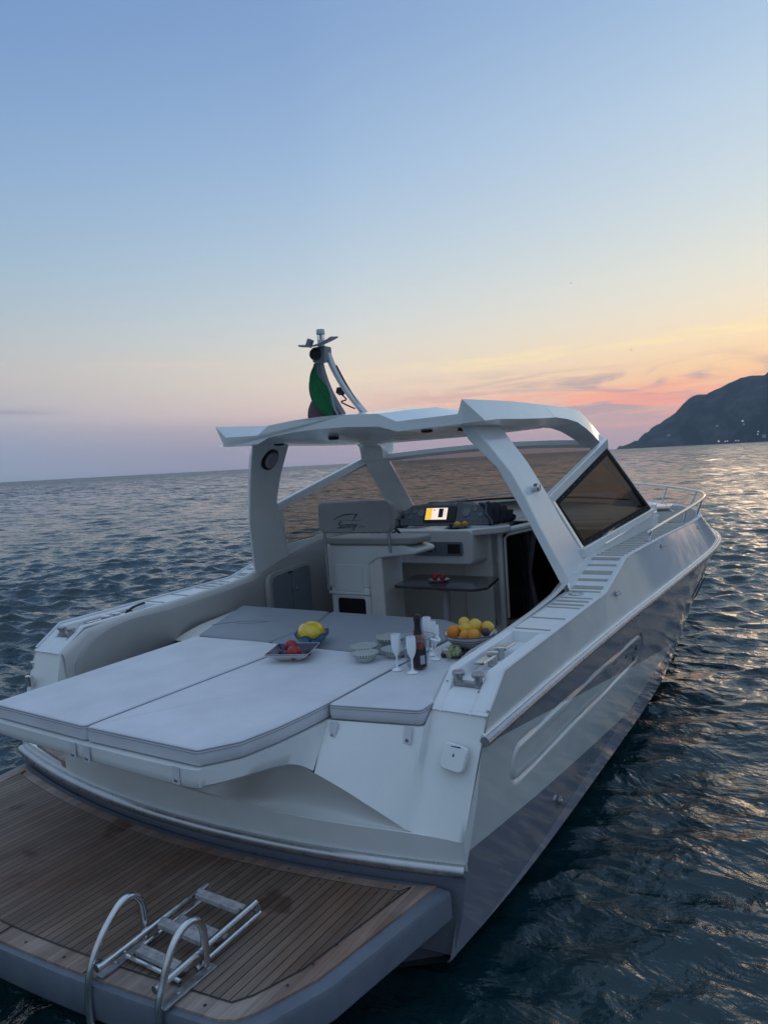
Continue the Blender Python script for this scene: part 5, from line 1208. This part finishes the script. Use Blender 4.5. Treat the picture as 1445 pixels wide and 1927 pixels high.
# ================================================================== SETTING
camw = (BOAT @ CAM.to_4d()).to_3d()
SUNAZ = R(2.0)
def sea():
    # rings of growing spacing round the boat, finer in the viewed sector
    rr = [0.3]
    while rr[-1] < 4450:
        r = rr[-1]; rr.append(r * (1.02 if r < 3 else (1.0045 if r < 600 else (1.012 if r < 1500 else 1.04))))
    a = list(np.arange(-38, 82, 0.22)) + list(np.arange(82, 322, 3.0))
    rr = np.array(rr); an = np.radians(np.array(a)); nr, na = len(rr), len(an)
    Rr, A = np.meshgrid(rr, an, indexing='ij'); X = camw.x + Rr * np.cos(A); Y = camw.y + Rr * np.sin(A)
    Z = np.zeros_like(X); DX = np.zeros_like(X); DY = np.zeros_like(X)
    rs = np.random.RandomState(11)
    cell = Rr * np.where(Rr < 600, 0.0045, 0.02)
    wind = R(205)
    K = 150
    for i in range(K):
        lam = 0.16 * (14.0 / 0.16) ** (rs.rand() ** 1.1); th = wind + rs.randn() * 0.5
        k = 2 * PI / lam; amp = 0.0062 * lam ** 0.70 * (0.6 + 0.8 * rs.rand())
        if lam > 0.9: amp *= (0.9 / lam) ** 0.95
        fade = np.clip((lam / np.maximum(cell, 1e-6) - 2.6) / 2.6, 0, 1)
        ph = k * (X * math.cos(th) + Y * math.sin(th)) + rs.rand() * 2 * PI
        Z += amp * fade * np.cos(ph); DX -= 0.85 * amp * fade * math.cos(th) * np.sin(ph); DY -= 0.85 * amp * fade * math.sin(th) * np.sin(ph)
    # patches of calmer and rougher water
    patch = 0.85 + 0.35 * np.sin(X * 0.11 + 1.3 * np.sin(Y * 0.07)) * np.sin(Y * 0.09 + 0.7)
    patch = patch * (1 - 0.68 * np.exp(-(((X - 3.0) / 7.0) ** 2 + ((Y + 4.6) / 3.2) ** 2)))      # lee of the hull
    X2 = X + DX * patch; Y2 = Y + DY * patch; Z *= patch
    co = np.stack([X2, Y2, Z], -1).reshape(-1, 3)
    idx = np.arange(nr * na).reshape(nr, na)
    jn = np.roll(np.arange(na), -1)
    q = np.stack([idx[:-1, :], idx[:-1, jn][:, :], idx[1:, jn], idx[1:, :]], -1).reshape(-1, 4)
    me = bpy.data.meshes.new('sea')
    me.vertices.add(len(co)); me.vertices.foreach_set('co', co.ravel().astype(np.float32))
    me.loops.add(q.size); me.loops.foreach_set('vertex_index', q.ravel().astype(np.int32))
    me.polygons.add(len(q)); me.polygons.foreach_set('loop_start', np.arange(0, q.size, 4, dtype=np.int32))
    me.update(calc_edges=True); me.validate(); me.shade_smooth()
    m = bpy.data.materials.new('sea_water'); m.use_nodes = True; nt = m.node_tree; N = nt.nodes; L = nt.links; b = N['Principled BSDF']
    b.inputs['Base Color'].default_value = (0.006, 0.030, 0.037, 1); b.inputs['IOR'].default_value = 1.46; b.inputs['Roughness'].default_value = 0.05
    b.inputs['Specular IOR Level'].default_value = 0.5
    ge = N.new('ShaderNodeNewGeometry')
    ln = N.new('ShaderNodeVectorMath'); ln.operation = 'DISTANCE'; ln.inputs[1].default_value = (camw.x, camw.y, 0); L.new(ge.outputs['Position'], ln.inputs[0])
    mr = N.new('ShaderNodeMapRange'); mr.inputs['From Min'].default_value = 10; mr.inputs['From Max'].default_value = 500; mr.inputs['To Min'].default_value = 0.05; mr.inputs['To Max'].default_value = 0.26; L.new(ln.outputs['Value'], mr.inputs['Value']); L.new(mr.outputs[0], b.inputs['Roughness'])
    last = None
    for sc, st, dist, asp, far0, far1 in ((1.1, 1.0, 0.20, 0.55, 30, 200), (4.0, 1.0, 0.06, 0.6, 20, 120), (13.0, 1.0, 0.011, 0.7, 25, 250), (40.0, 1.0, 0.0028, 0.8, 5, 40)):
        mp = N.new('ShaderNodeMapping'); mp.inputs['Rotation'].default_value = (0, 0, -wind); mp.inputs['Scale'].default_value = (1, asp, 1); L.new(ge.outputs['Position'], mp.inputs['Vector'])
        n = N.new('ShaderNodeTexNoise'); n.inputs['Scale'].default_value = sc; n.inputs['Detail'].default_value = 3; n.inputs['Roughness'].default_value = 0.55; n.inputs['Distortion'].default_value = 0.6; L.new(mp.outputs[0], n.inputs['Vector'])
        bp = N.new('ShaderNodeBump'); bp.inputs['Distance'].default_value = dist
        f = N.new('ShaderNodeMapRange'); f.inputs['From Min'].default_value = far0; f.inputs['From Max'].default_value = far1 if far1 > 0 else far0 * 8; f.inputs['To Min'].default_value = st if far1 > 0 else 0.0; f.inputs['To Max'].default_value = 0.0 if far1 > 0 else st; L.new(ln.outputs['Value'], f.inputs['Value']); L.new(f.outputs[0], bp.inputs['Strength'])
        L.new(n.outputs['Fac'], bp.inputs['Height'])
        if last is not None: L.new(last.outputs['Normal'], bp.inputs['Normal'])
        last = bp
    # beyond the reach of the modelled waves the facets are too small to see one by one: tilt the normal by noise
    acc = last.outputs['Normal']
    for sc, asp, amt, d0, d1 in ((1.6, 0.5, 1.3, 14, 90), (0.42, 0.42, 1.9, 30, 180), (0.07, 0.35, 1.3, 200, 1200)):
        mp = N.new('ShaderNodeMapping'); mp.inputs['Rotation'].default_value = (0, 0, -wind); mp.inputs['Scale'].default_value = (1, asp, 1); L.new(ge.outputs['Position'], mp.inputs['Vector'])
        n = N.new('ShaderNodeTexNoise'); n.inputs['Scale'].default_value = sc; n.inputs['Detail'].default_value = 3; n.inputs['Roughness'].default_value = 0.6; L.new(mp.outputs[0], n.inputs['Vector'])
        sb = N.new('ShaderNodeVectorMath'); sb.operation = 'SUBTRACT'; sb.inputs[1].default_value = (0.5, 0.5, 0.5); L.new(n.outputs['Color'], sb.inputs[0])
        ml = N.new('ShaderNodeVectorMath'); ml.operation = 'MULTIPLY'; ml.inputs[1].default_value = (1, 1, 0); L.new(sb.outputs[0], ml.inputs[0])
        f = N.new('ShaderNodeMapRange'); f.inputs['From Min'].default_value = d0; f.inputs['From Max'].default_value = d1; f.inputs['To Min'].default_value = 0; f.inputs['To Max'].default_value = amt; L.new(ln.outputs['Value'], f.inputs['Value'])
        sc_ = N.new('ShaderNodeVectorMath'); sc_.operation = 'SCALE'; L.new(ml.outputs[0], sc_.inputs[0]); L.new(f.outputs[0], sc_.inputs['Scale'])
        ad = N.new('ShaderNodeVectorMath'); ad.operation = 'ADD'; L.new(acc, ad.inputs[0]); L.new(sc_.outputs[0], ad.inputs[1]); acc = ad.outputs[0]
    # at grazing angles only the wave faces turned towards the boat are seen; the far faces hide behind the crests
    tb = N.new('ShaderNodeVectorMath'); tb.operation = 'SUBTRACT'; tb.inputs[0].default_value = (camw.x, camw.y, 0); L.new(ge.outputs['Position'], tb.inputs[1])
    tn = N.new('ShaderNodeVectorMath'); tn.operation = 'NORMALIZE'; L.new(tb.outputs[0], tn.inputs[0])
    f = N.new('ShaderNodeMapRange'); f.inputs['From Min'].default_value = 14; f.inputs['From Max'].default_value = 160; f.inputs['To Min'].default_value = 0; f.inputs['To Max'].default_value = 0.14; L.new(ln.outputs['Value'], f.inputs['Value'])
    ts = N.new('ShaderNodeVectorMath'); ts.operation = 'SCALE'; L.new(tn.outputs[0], ts.inputs[0]); L.new(f.outputs[0], ts.inputs['Scale'])
    ad = N.new('ShaderNodeVectorMath'); ad.operation = 'ADD'; L.new(acc, ad.inputs[0]); L.new(ts.outputs[0], ad.inputs[1]); acc = ad.outputs[0]
    nn = N.new('ShaderNodeVectorMath'); nn.operation = 'NORMALIZE'; L.new(acc, nn.inputs[0]); L.new(nn.outputs[0], b.inputs['Normal'])
    me.materials.append(m)
    o = bpy.data.objects.new('sea', me); col.objects.link(o); tag(o, 'dark blue rippled sea around the yacht', 'sea', kind='structure')
sea()

def headland():
    """the mountain across the bay, with ridges and gullies"""
    # outline seen from the yacht: angle to the right -> height, at about 3 km
    prof = [(758, 0), (750, 14), (735, 12), (705, 22), (673, 35), (640, 62), (600, 88), (565, 112), (530, 132), (505, 158), (478, 186), (455, 195), (420, 192), (385, 205), (340, 222), (300, 245), (255, 252), (220, 250), (205, 262), (150, 266), (60, 280), (-60, 296), (-120, 300), (-500, 290), (-900, 270), (-1400, 200)]
    H = lambda y: tab(-y, [(-a, h) for a, h in prof])
    bb = B(); rows = []
    ys = [760 - 5.5 * i for i in range(390)]
    nd = 56
    for y in ys:
        row = []
        h0 = H(y)
        for k in range(nd + 1):
            t = k / nd; d = t * 900
            fy = y
            ridge = math.sin(min(1, t * 1.9) * PI / 2) ** 0.85 * (1 if t < 0.53 else max(0, 1 - (t - 0.53) * 1.6))
            n1 = noise.fractal(Vector((fy * 0.006, d * 0.004, 3.1)), 1.0, 2.1, 5)
            n2 = noise.fractal(Vector((fy * 0.022, d * 0.010, 8.0)), 0.9, 2.1, 5)
            h = h0 * ridge + (n1 * 26 + n2 * 11) * math.sin(PI * min(1, t * 1.25)) * min(1, h0 / 60) * (1 - ridge * 0.5)
            h = min(h, h0 * (0.2 + 0.8 * ridge) + 3 + 9 * noise.fractal(Vector((fy * 0.045, 0, 1.0)), 0.6, 2.2, 5))
            X = 2750 + d * (0.5 + 0.5 * min(1, h0 / 60)) + 40 * noise.noise(Vector((fy * 0.01, 0, 0)))
            row.append((X * 1.0, fy * (X / 3000), max(-2, h * X / 3000) if k else -2))
        rows.append(row)
    bb.grid(rows)
    m = bpy.data.materials.new('hill_scrub'); m.use_nodes = True; nt = m.node_tree; N = nt.nodes; L = nt.links; b = N['Principled BSDF']
    tc = N.new('ShaderNodeTexCoord'); n = N.new('ShaderNodeTexNoise'); n.inputs['Scale'].default_value = 0.012; n.inputs['Detail'].default_value = 9; n.inputs['Roughness'].default_value = 0.68; L.new(tc.outputs['Object'], n.inputs['Vector'])
    cr = N.new('ShaderNodeValToRGB'); cr.color_ramp.elements[0].position = 0.47; cr.color_ramp.elements[0].color = (0.022, 0.034, 0.03, 1); cr.color_ramp.elements[1].position = 0.68; cr.color_ramp.elements[1].color = (0.10, 0.10, 0.10, 1)
    L.new(n.outputs['Fac'], cr.inputs['Fac']); L.new(cr.outputs['Color'], b.inputs['Base Color']); b.inputs['Roughness'].default_value = 0.95; b.inputs['Specular IOR Level'].default_value = 0.1
    o = bb.done('headland', m, ang=60); tag(o, 'dark wooded mountain headland sloping down into the sea on the right', 'hill', kind='structure')
    # houses with lit windows along the foot and on the slope
    from mathutils.bvhtree import BVHTree
    tree = BVHTree.FromPolygons([tuple(v.co) for v in o.data.vertices], [tuple(p.vertices) for p in o.data.polygons])
    spots = [(1352, 831, 0.8, 1, 'brightest lit house at the water line below the headland'), (1364, 830.5, 0.5, 1, 'small lit house at the shore, second light from the left'), (1368, 830, 0.5, 1, 'small lit house at the shore, third light from the left'), (1384, 829, 0.5, 1, 'small lit house on the shore right of the cluster'), (1389, 829, 0.5, 1, 'faint lit house farthest right on the shore'),
             (1349, 802, 0.8, 0, 'pale house halfway up the slope, left of the highest one'), (1397, 793, 0.8, 1, 'pale house highest on the slope with a light'), (1399, 799, 0.7, 0, 'pale house just below the highest one'), (1426, 812, 0.5, 1, 'white house above the shore near the right edge'), (1425, 817, 0.5, 1, 'white house just below its neighbour near the right edge'), (1258, 820, 0.9, 0, 'pale house at the left end of the slope'), (1437, 822, 1.1, 0, 'long pale building low at the right edge')]
    me = None
    for px_, py_, sc_, lit, lb in spots:
        d = cam_right * (px_ - 722.5) + cam_down * (py_ - 963.5) + cam_fwd * F0; d = (BOAT.to_3x3() @ d).normalized()
        hit = tree.ray_cast(camw, d)
        loc = hit[0] if hit[0] is not None else camw + d * 2750
        loc = loc - Vector((4, 0, 2))
        if me is None:
            h = thing('distant_house', (0, 0, 0), lb, 'house', 'houses on the foot of the headland')
            b1 = B(); b1.box((0, 0, 3), (10, 11, 9)); b1.done('wall', 'house_wall', h, smooth=False)
            b2 = B(); b2.prism([(-6.2, 7.5), (6.2, 7.5), (0, 10)], -5.6, 5.6, axis='x'); b2.done('roof', 'tread_greige', h, smooth=False)
            b3 = B(); b3.box((-5.2, 0, 4.0), (0.6, 4.0, 3.0)); b3.done('lit_window', 'lamp_dot', h, smooth=False)
            me = h; hh = h
        else:
            hh = me.copy(); col.objects.link(hh); hh['label'] = lb
            for ch in list(me.children):
                if ch.name.startswith('lit_window') and not lit: continue
                c = ch.copy(); col.objects.link(c); c.parent = hh
        hh.location = loc; hh.scale = (sc_, sc_, sc_)
headland()

def gull(loc, span, rz, bank, label):
    bb = B()
    bb.lathe([(0.001, -0.22), (0.03, -0.17), (0.055, -0.05), (0.05, 0.06), (0.03, 0.14), (0.032, 0.17), (0.012, 0.21), (0.001, 0.24)], n=12, axis='x')
    for s in (1, -1):
        P = [(0.05, 0.04, 0.0), (0.03, 0.25, 0.10), (-0.02, 0.46, 0.10), (-0.12, 0.68, 0.03)]
        rows = []
        for i, p in enumerate(P):
            c = (0.17, 0.16, 0.11, 0.01)[i]; rows.append([(p[0] + c / 2, s * p[1], p[2] + 0.0), (p[0], s * p[1], p[2] + 0.014), (p[0] - c / 2, s * p[1], p[2]), (p[0], s * p[1], p[2] - 0.004)])
        bb.grid(rows, closed=True, capa=True, capb=True)
    bb.add([(-0.18, 0.0, 0.0), (-0.34, 0.07, 0.0), (-0.34, -0.07, 0.0), (-0.25, 0, 0.02)], [(0, 1, 3), (0, 3, 2), (1, 2, 3), (0, 2, 1)])
    o = bb.done('gull', 'gull_grey'); o.location = loc; o.rotation_euler = (bank, 0, rz); o.scale = (span / 1.36,) * 3
    tag(o, label, 'bird', 'gulls in the evening sky'); return o
def dirpix(px, py, dist):
    d = cam_right * (px - 722.5) + cam_down * (py - 963.5) + cam_fwd * F0; d.normalize(); return (BOAT @ (CAM + d * dist).to_4d()).to_3d()
# four gulls flying 150 to 300 m off
gull(dirpix(1074, 533, 240), 1.4, 1.0, 0.3, 'highest of the two gulls above the windscreen side, right of the roof wing')
gull(dirpix(1187, 659, 240), 1.4, 2.2, -0.6, 'gull just above the yellow cloud band, left of the headland')
gull(dirpix(726, 737, 220), 1.4, 0.2, 0.4, 'low gull to the right of the light mast')
gull(dirpix(1279, 285, 330), 1.2, 0.9, 0.1, 'tiny gull highest in the sky on the right')

HAZE = 0.0001
HAZEJ = (0.16, 0.19, 0.27)
# ------------------------------------------------------------------ world
def world():
    w = bpy.data.worlds.new('World'); scn.world = w; w.use_nodes = True; nt = w.node_tree; N = nt.nodes; L = nt.links
    for n in list(N): N.remove(n)
    out = N.new('ShaderNodeOutputWorld'); bg = N.new('ShaderNodeBackground'); L.new(bg.outputs[0], out.inputs['Surface'])
    tc = N.new('ShaderNodeTexCoord'); nm = N.new('ShaderNodeVectorMath'); nm.operation = 'NORMALIZE'; L.new(tc.outputs['Generated'], nm.inputs[0])
    sp = N.new('ShaderNodeSeparateXYZ'); L.new(nm.outputs[0], sp.inputs[0])
    def math_(op, a, b=None, clamp=False):
        m = N.new('ShaderNodeMath'); m.operation = op; m.use_clamp = clamp
        for i, v in enumerate((a, b)):
            if v is None: continue
            if isinstance(v, (int, float)): m.inputs[i].default_value = v
            else: L.new(v, m.inputs[i])
        return m.outputs[0]
    el = math_('MULTIPLY', math_('ARCSINE', sp.outputs['Z']), 180 / PI)        # degrees
    az = math_('MULTIPLY', math_('ARCTAN2', sp.outputs['Y'], sp.outputs['X']), 180 / PI)
    azd = math_('ABSOLUTE', math_('SUBTRACT', az, math.degrees(SUNAZ)))
    e01 = math_('DIVIDE', el, 90.0, True)
    def ramp(stops):
        r = N.new('ShaderNodeValToRGB'); cr = r.color_ramp; cr.interpolation = 'EASE' if False else 'LINEAR'
        while len(cr.elements) > 1: cr.elements.remove(cr.elements[-1])
        first = True
        # use sqrt elevation for precision near the horizon
        for e, c in stops:
            p = math.sqrt(max(0, e) / 90.0)
            if first: el_ = cr.elements[0]; el_.position = p; first = False
            else: el_ = cr.elements.new(p)
            el_.color = (*srgb(c), 1)
        L.new(sq, r.inputs['Fac']); return r.outputs['Color']
    sq = math_('SQRT', e01)
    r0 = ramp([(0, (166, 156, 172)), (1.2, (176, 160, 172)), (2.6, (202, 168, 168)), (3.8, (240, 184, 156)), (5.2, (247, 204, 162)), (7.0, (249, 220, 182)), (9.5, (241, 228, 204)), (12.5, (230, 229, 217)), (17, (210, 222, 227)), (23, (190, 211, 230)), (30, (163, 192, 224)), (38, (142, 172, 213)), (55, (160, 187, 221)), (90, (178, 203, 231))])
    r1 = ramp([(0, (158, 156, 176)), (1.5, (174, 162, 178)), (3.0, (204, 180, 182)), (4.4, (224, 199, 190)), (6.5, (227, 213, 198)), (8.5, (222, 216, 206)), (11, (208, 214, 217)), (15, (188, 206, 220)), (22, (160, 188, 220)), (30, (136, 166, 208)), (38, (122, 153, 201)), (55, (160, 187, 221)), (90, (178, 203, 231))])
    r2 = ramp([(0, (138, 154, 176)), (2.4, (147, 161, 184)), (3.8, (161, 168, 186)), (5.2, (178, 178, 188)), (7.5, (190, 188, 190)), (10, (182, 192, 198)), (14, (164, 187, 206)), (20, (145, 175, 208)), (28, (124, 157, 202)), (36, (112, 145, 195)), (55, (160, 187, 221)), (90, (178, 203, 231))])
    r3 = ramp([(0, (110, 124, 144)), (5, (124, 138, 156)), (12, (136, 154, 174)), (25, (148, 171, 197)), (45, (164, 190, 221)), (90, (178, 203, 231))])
    def mix(f, a, b):
        m = N.new('ShaderNodeMix'); m.data_type = 'RGBA'; m.clamp_factor = True
        if isinstance(f, (int, float)): m.inputs[0].default_value = f
        else: L.new(f, m.inputs[0])
        for i, v in ((6, a), (7, b)):
            if isinstance(v, tuple): m.inputs[i].default_value = (*v, 1)
            else: L.new(v, m.inputs[i])
        return m.outputs[2]
    def rng(v, a, b, lo=0.0, hi=1.0, smooth=True):
        m = N.new('ShaderNodeMapRange'); m.interpolation_type = 'SMOOTHSTEP' if smooth else 'LINEAR'
        m.inputs['From Min'].default_value = a; m.inputs['From Max'].default_value = b; m.inputs['To Min'].default_value = lo; m.inputs['To Max'].default_value = hi
        L.new(v, m.inputs['Value']); return m.outputs[0]
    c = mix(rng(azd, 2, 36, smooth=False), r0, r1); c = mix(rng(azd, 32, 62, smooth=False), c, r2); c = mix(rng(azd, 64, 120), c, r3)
    # clouds: thin streaks, drawn out along the horizon
    cmb = N.new('ShaderNodeCombineXYZ'); L.new(math_('MULTIPLY', az, 0.055), cmb.inputs['X']); L.new(math_('MULTIPLY', math_('ADD', el, math_('MULTIPLY', az, 0.03)), 0.42), cmb.inputs['Y'])
    n1 = N.new('ShaderNodeTexNoise'); n1.inputs['Scale'].default_value = 2.0; n1.inputs['Detail'].default_value = 8; n1.inputs['Roughness'].default_value = 0.62; n1.inputs['Distortion'].default_value = 0.9; L.new(cmb.outputs[0], n1.inputs['Vector'])
    # grey-mauve cloud low on the right
    band = math_('MULTIPLY', rng(el, 1.0, 3.2), rng(el, 7.2, 4.6)); band = math_('MULTIPLY', band, rng(azd, 36, 14))
    gfac = math_('MULTIPLY', rng(n1.outputs['Fac'], 0.44, 0.62), band)
    c = mix(math_('MULTIPLY', gfac, 0.85), c, srgb((172, 160, 172)))
    # pink glow streaks
    n2 = N.new('ShaderNodeTexNoise'); n2.inputs['Scale'].default_value = 3.1; n2.inputs['Detail'].default_value = 6; n2.inputs['Roughness'].default_value = 0.55; n2.inputs['Distortion'].default_value = 0.5
    cm2 = N.new('ShaderNodeCombineXYZ'); L.new(math_('MULTIPLY', az, 0.04), cm2.inputs['X']); L.new(math_('MULTIPLY', el, 0.5), cm2.inputs['Y']); cm2.inputs['Z'].default_value = 5.0; L.new(cm2.outputs[0], n2.inputs['Vector'])
    pf = math_('MULTIPLY', rng(n2.outputs['Fac'], 0.48, 0.64), math_('MULTIPLY', rng(el, 1.2, 2.8), rng(el, 5.6, 3.8))); pf = math_('MULTIPLY', pf, rng(azd, 44, 14))
    c = mix(math_('MULTIPLY', pf, 0.75), c, srgb((250, 168, 150)))
    # one long pale streak rising gently to the right
    tgt = math_('ADD', 8.3, math_('MULTIPLY', az, -0.045))
    dd = math_('SUBTRACT', el, math_('ADD', tgt, math_('MULTIPLY', math_('SUBTRACT', n2.outputs['Fac'], 0.5), 2.2)))
    sf = math_('MULTIPLY', math_('EXPONENT', math_('MULTIPLY', math_('MULTIPLY', dd, dd), -14.0)), rng(azd, 42, 10))
    sf = math_('MULTIPLY', sf, rng(n1.outputs['Fac'], 0.38, 0.62, 0.25, 1.0))
    c = mix(math_('MULTIPLY', sf, 0.95), c, srgb((255, 232, 182)))
    # faint grey and white wisps on the left
    d2 = math_('SUBTRACT', el, math_('ADD', 4.9, math_('MULTIPLY', math_('SUBTRACT', n1.outputs['Fac'], 0.5), 1.6)))
    wf = math_('MULTIPLY', math_('EXPONENT', math_('MULTIPLY', math_('MULTIPLY', d2, d2), -14.0)), rng(az, 54, 60)); c = mix(math_('MULTIPLY', wf, 0.5), c, srgb((146, 146, 170)))
    d3 = math_('SUBTRACT', el, math_('ADD', 8.1, math_('MULTIPLY', math_('SUBTRACT', n2.outputs['Fac'], 0.5), 1.5)))
    wf = math_('MULTIPLY', math_('EXPONENT', math_('MULTIPLY', math_('MULTIPLY', d3, d3), -50.0)), math_('MULTIPLY', rng(az, 40, 45), rng(az, 58, 50))); c = mix(math_('MULTIPLY', wf, 0.5), c, srgb((226, 206, 196)))
    # below the horizon
    c = mix(rng(el, -0.2, -2.0), c, srgb((70, 85, 110)))
    # seen through the haze layer below 360 m the low sky is dimmed, so it is that much brighter outside it
    if HAZE:
        sn = math_('MAXIMUM', sp.outputs['Z'], 0.02); ln_ = math_('MINIMUM', math_('DIVIDE', 357.0, sn), 4900.0); T = math_('EXPONENT', math_('MULTIPLY', ln_, -HAZE)); iT = math_('DIVIDE', 1.0, T); k = math_('SUBTRACT', iT, 1.0)
        a = N.new('ShaderNodeVectorMath'); a.operation = 'SCALE'; L.new(c, a.inputs[0]); L.new(iT, a.inputs['Scale'])
        j = N.new('ShaderNodeVectorMath'); j.operation = 'SCALE'; j.inputs[0].default_value = HAZEJ; L.new(k, j.inputs['Scale'])
        sb = N.new('ShaderNodeVectorMath'); sb.operation = 'SUBTRACT'; L.new(a.outputs[0], sb.inputs[0]); L.new(j.outputs[0], sb.inputs[1]); c = sb.outputs[0]
    # physical dusk sky adds its share of light
    sky = N.new('ShaderNodeTexSky'); sky.sky_type = 'NISHITA'; sky.sun_disc = False; sky.sun_elevation = R(1.5); sky.sun_rotation = R(90) - SUNAZ; sky.air_density = 1.2; sky.dust_density = 1.5; sky.ozone_density = 2.0
    sc = N.new('ShaderNodeVectorMath'); sc.operation = 'SCALE'; sc.inputs['Scale'].default_value = 0.008; L.new(sky.outputs[0], sc.inputs[0])
    sc2 = N.new('ShaderNodeVectorMath'); sc2.operation = 'SCALE'; sc2.inputs['Scale'].default_value = 0.97; L.new(c, sc2.inputs[0])
    ad = N.new('ShaderNodeVectorMath'); ad.operation = 'ADD'; L.new(sc.outputs[0], ad.inputs[0]); L.new(sc2.outputs[0], ad.inputs[1])
    L.new(ad.outputs[0], bg.inputs['Color']); bg.inputs['Strength'].default_value = 1.0
world()
sun = bpy.data.lights.new('sun', 'SUN'); sun.energy = 0.12; sun.angle = R(12); sun.color = (1.0, 0.72, 0.5)
so = bpy.data.objects.new('sun', sun); col.objects.link(so)
d = Vector((math.cos(SUNAZ) * math.cos(R(4)), math.sin(SUNAZ) * math.cos(R(4)), math.sin(R(4))))
so.rotation_euler = (-d).to_track_quat('-Z', 'Y').to_euler(); so.location = (0, 0, 30)

def haze(density):
    bb = B(); bb.box((0, 0, 179), (9400, 9400, 362)); 
    m = bpy.data.materials.new('haze_air'); m.use_nodes = True; nt = m.node_tree; N = nt.nodes
    for n in list(N): N.remove(n)
    out = N.new('ShaderNodeOutputMaterial'); v = N.new('ShaderNodeVolumePrincipled'); v.inputs['Density'].default_value = density; v.inputs['Color'].default_value = (0.64, 0.78, 0.98, 1); v.inputs['Anisotropy'].default_value = 0.2
    nt.links.new(v.outputs[0], out.inputs['Volume']); o = bb.done('haze', m, smooth=False); tag(o, 'thin evening haze over the bay', 'haze', kind='stuff')
if HAZE: haze(HAZE)

# ------------------------------------------------------------------ camera
cd = bpy.data.cameras.new('camera'); co = bpy.data.objects.new('camera', cd); col.objects.link(co); scn.camera = co
m3 = Matrix((cam_right, -cam_down, -cam_fwd)).transposed()
co.matrix_world = BOAT @ (Matrix.Translation(CAM) @ m3.to_4x4())
cd.sensor_fit = 'VERTICAL'; cd.sensor_height = 36; cd.lens = F0 / H0 * 36; cd.clip_start = 0.05; cd.clip_end = 30000
scn.render.resolution_x = 767; scn.render.resolution_y = 1024
scn.view_settings.view_transform = 'Standard'; scn.view_settings.look = 'None'; scn.view_settings.exposure = 0; scn.view_settings.gamma = 1
scn.cycles.transparent_max_bounces = 16
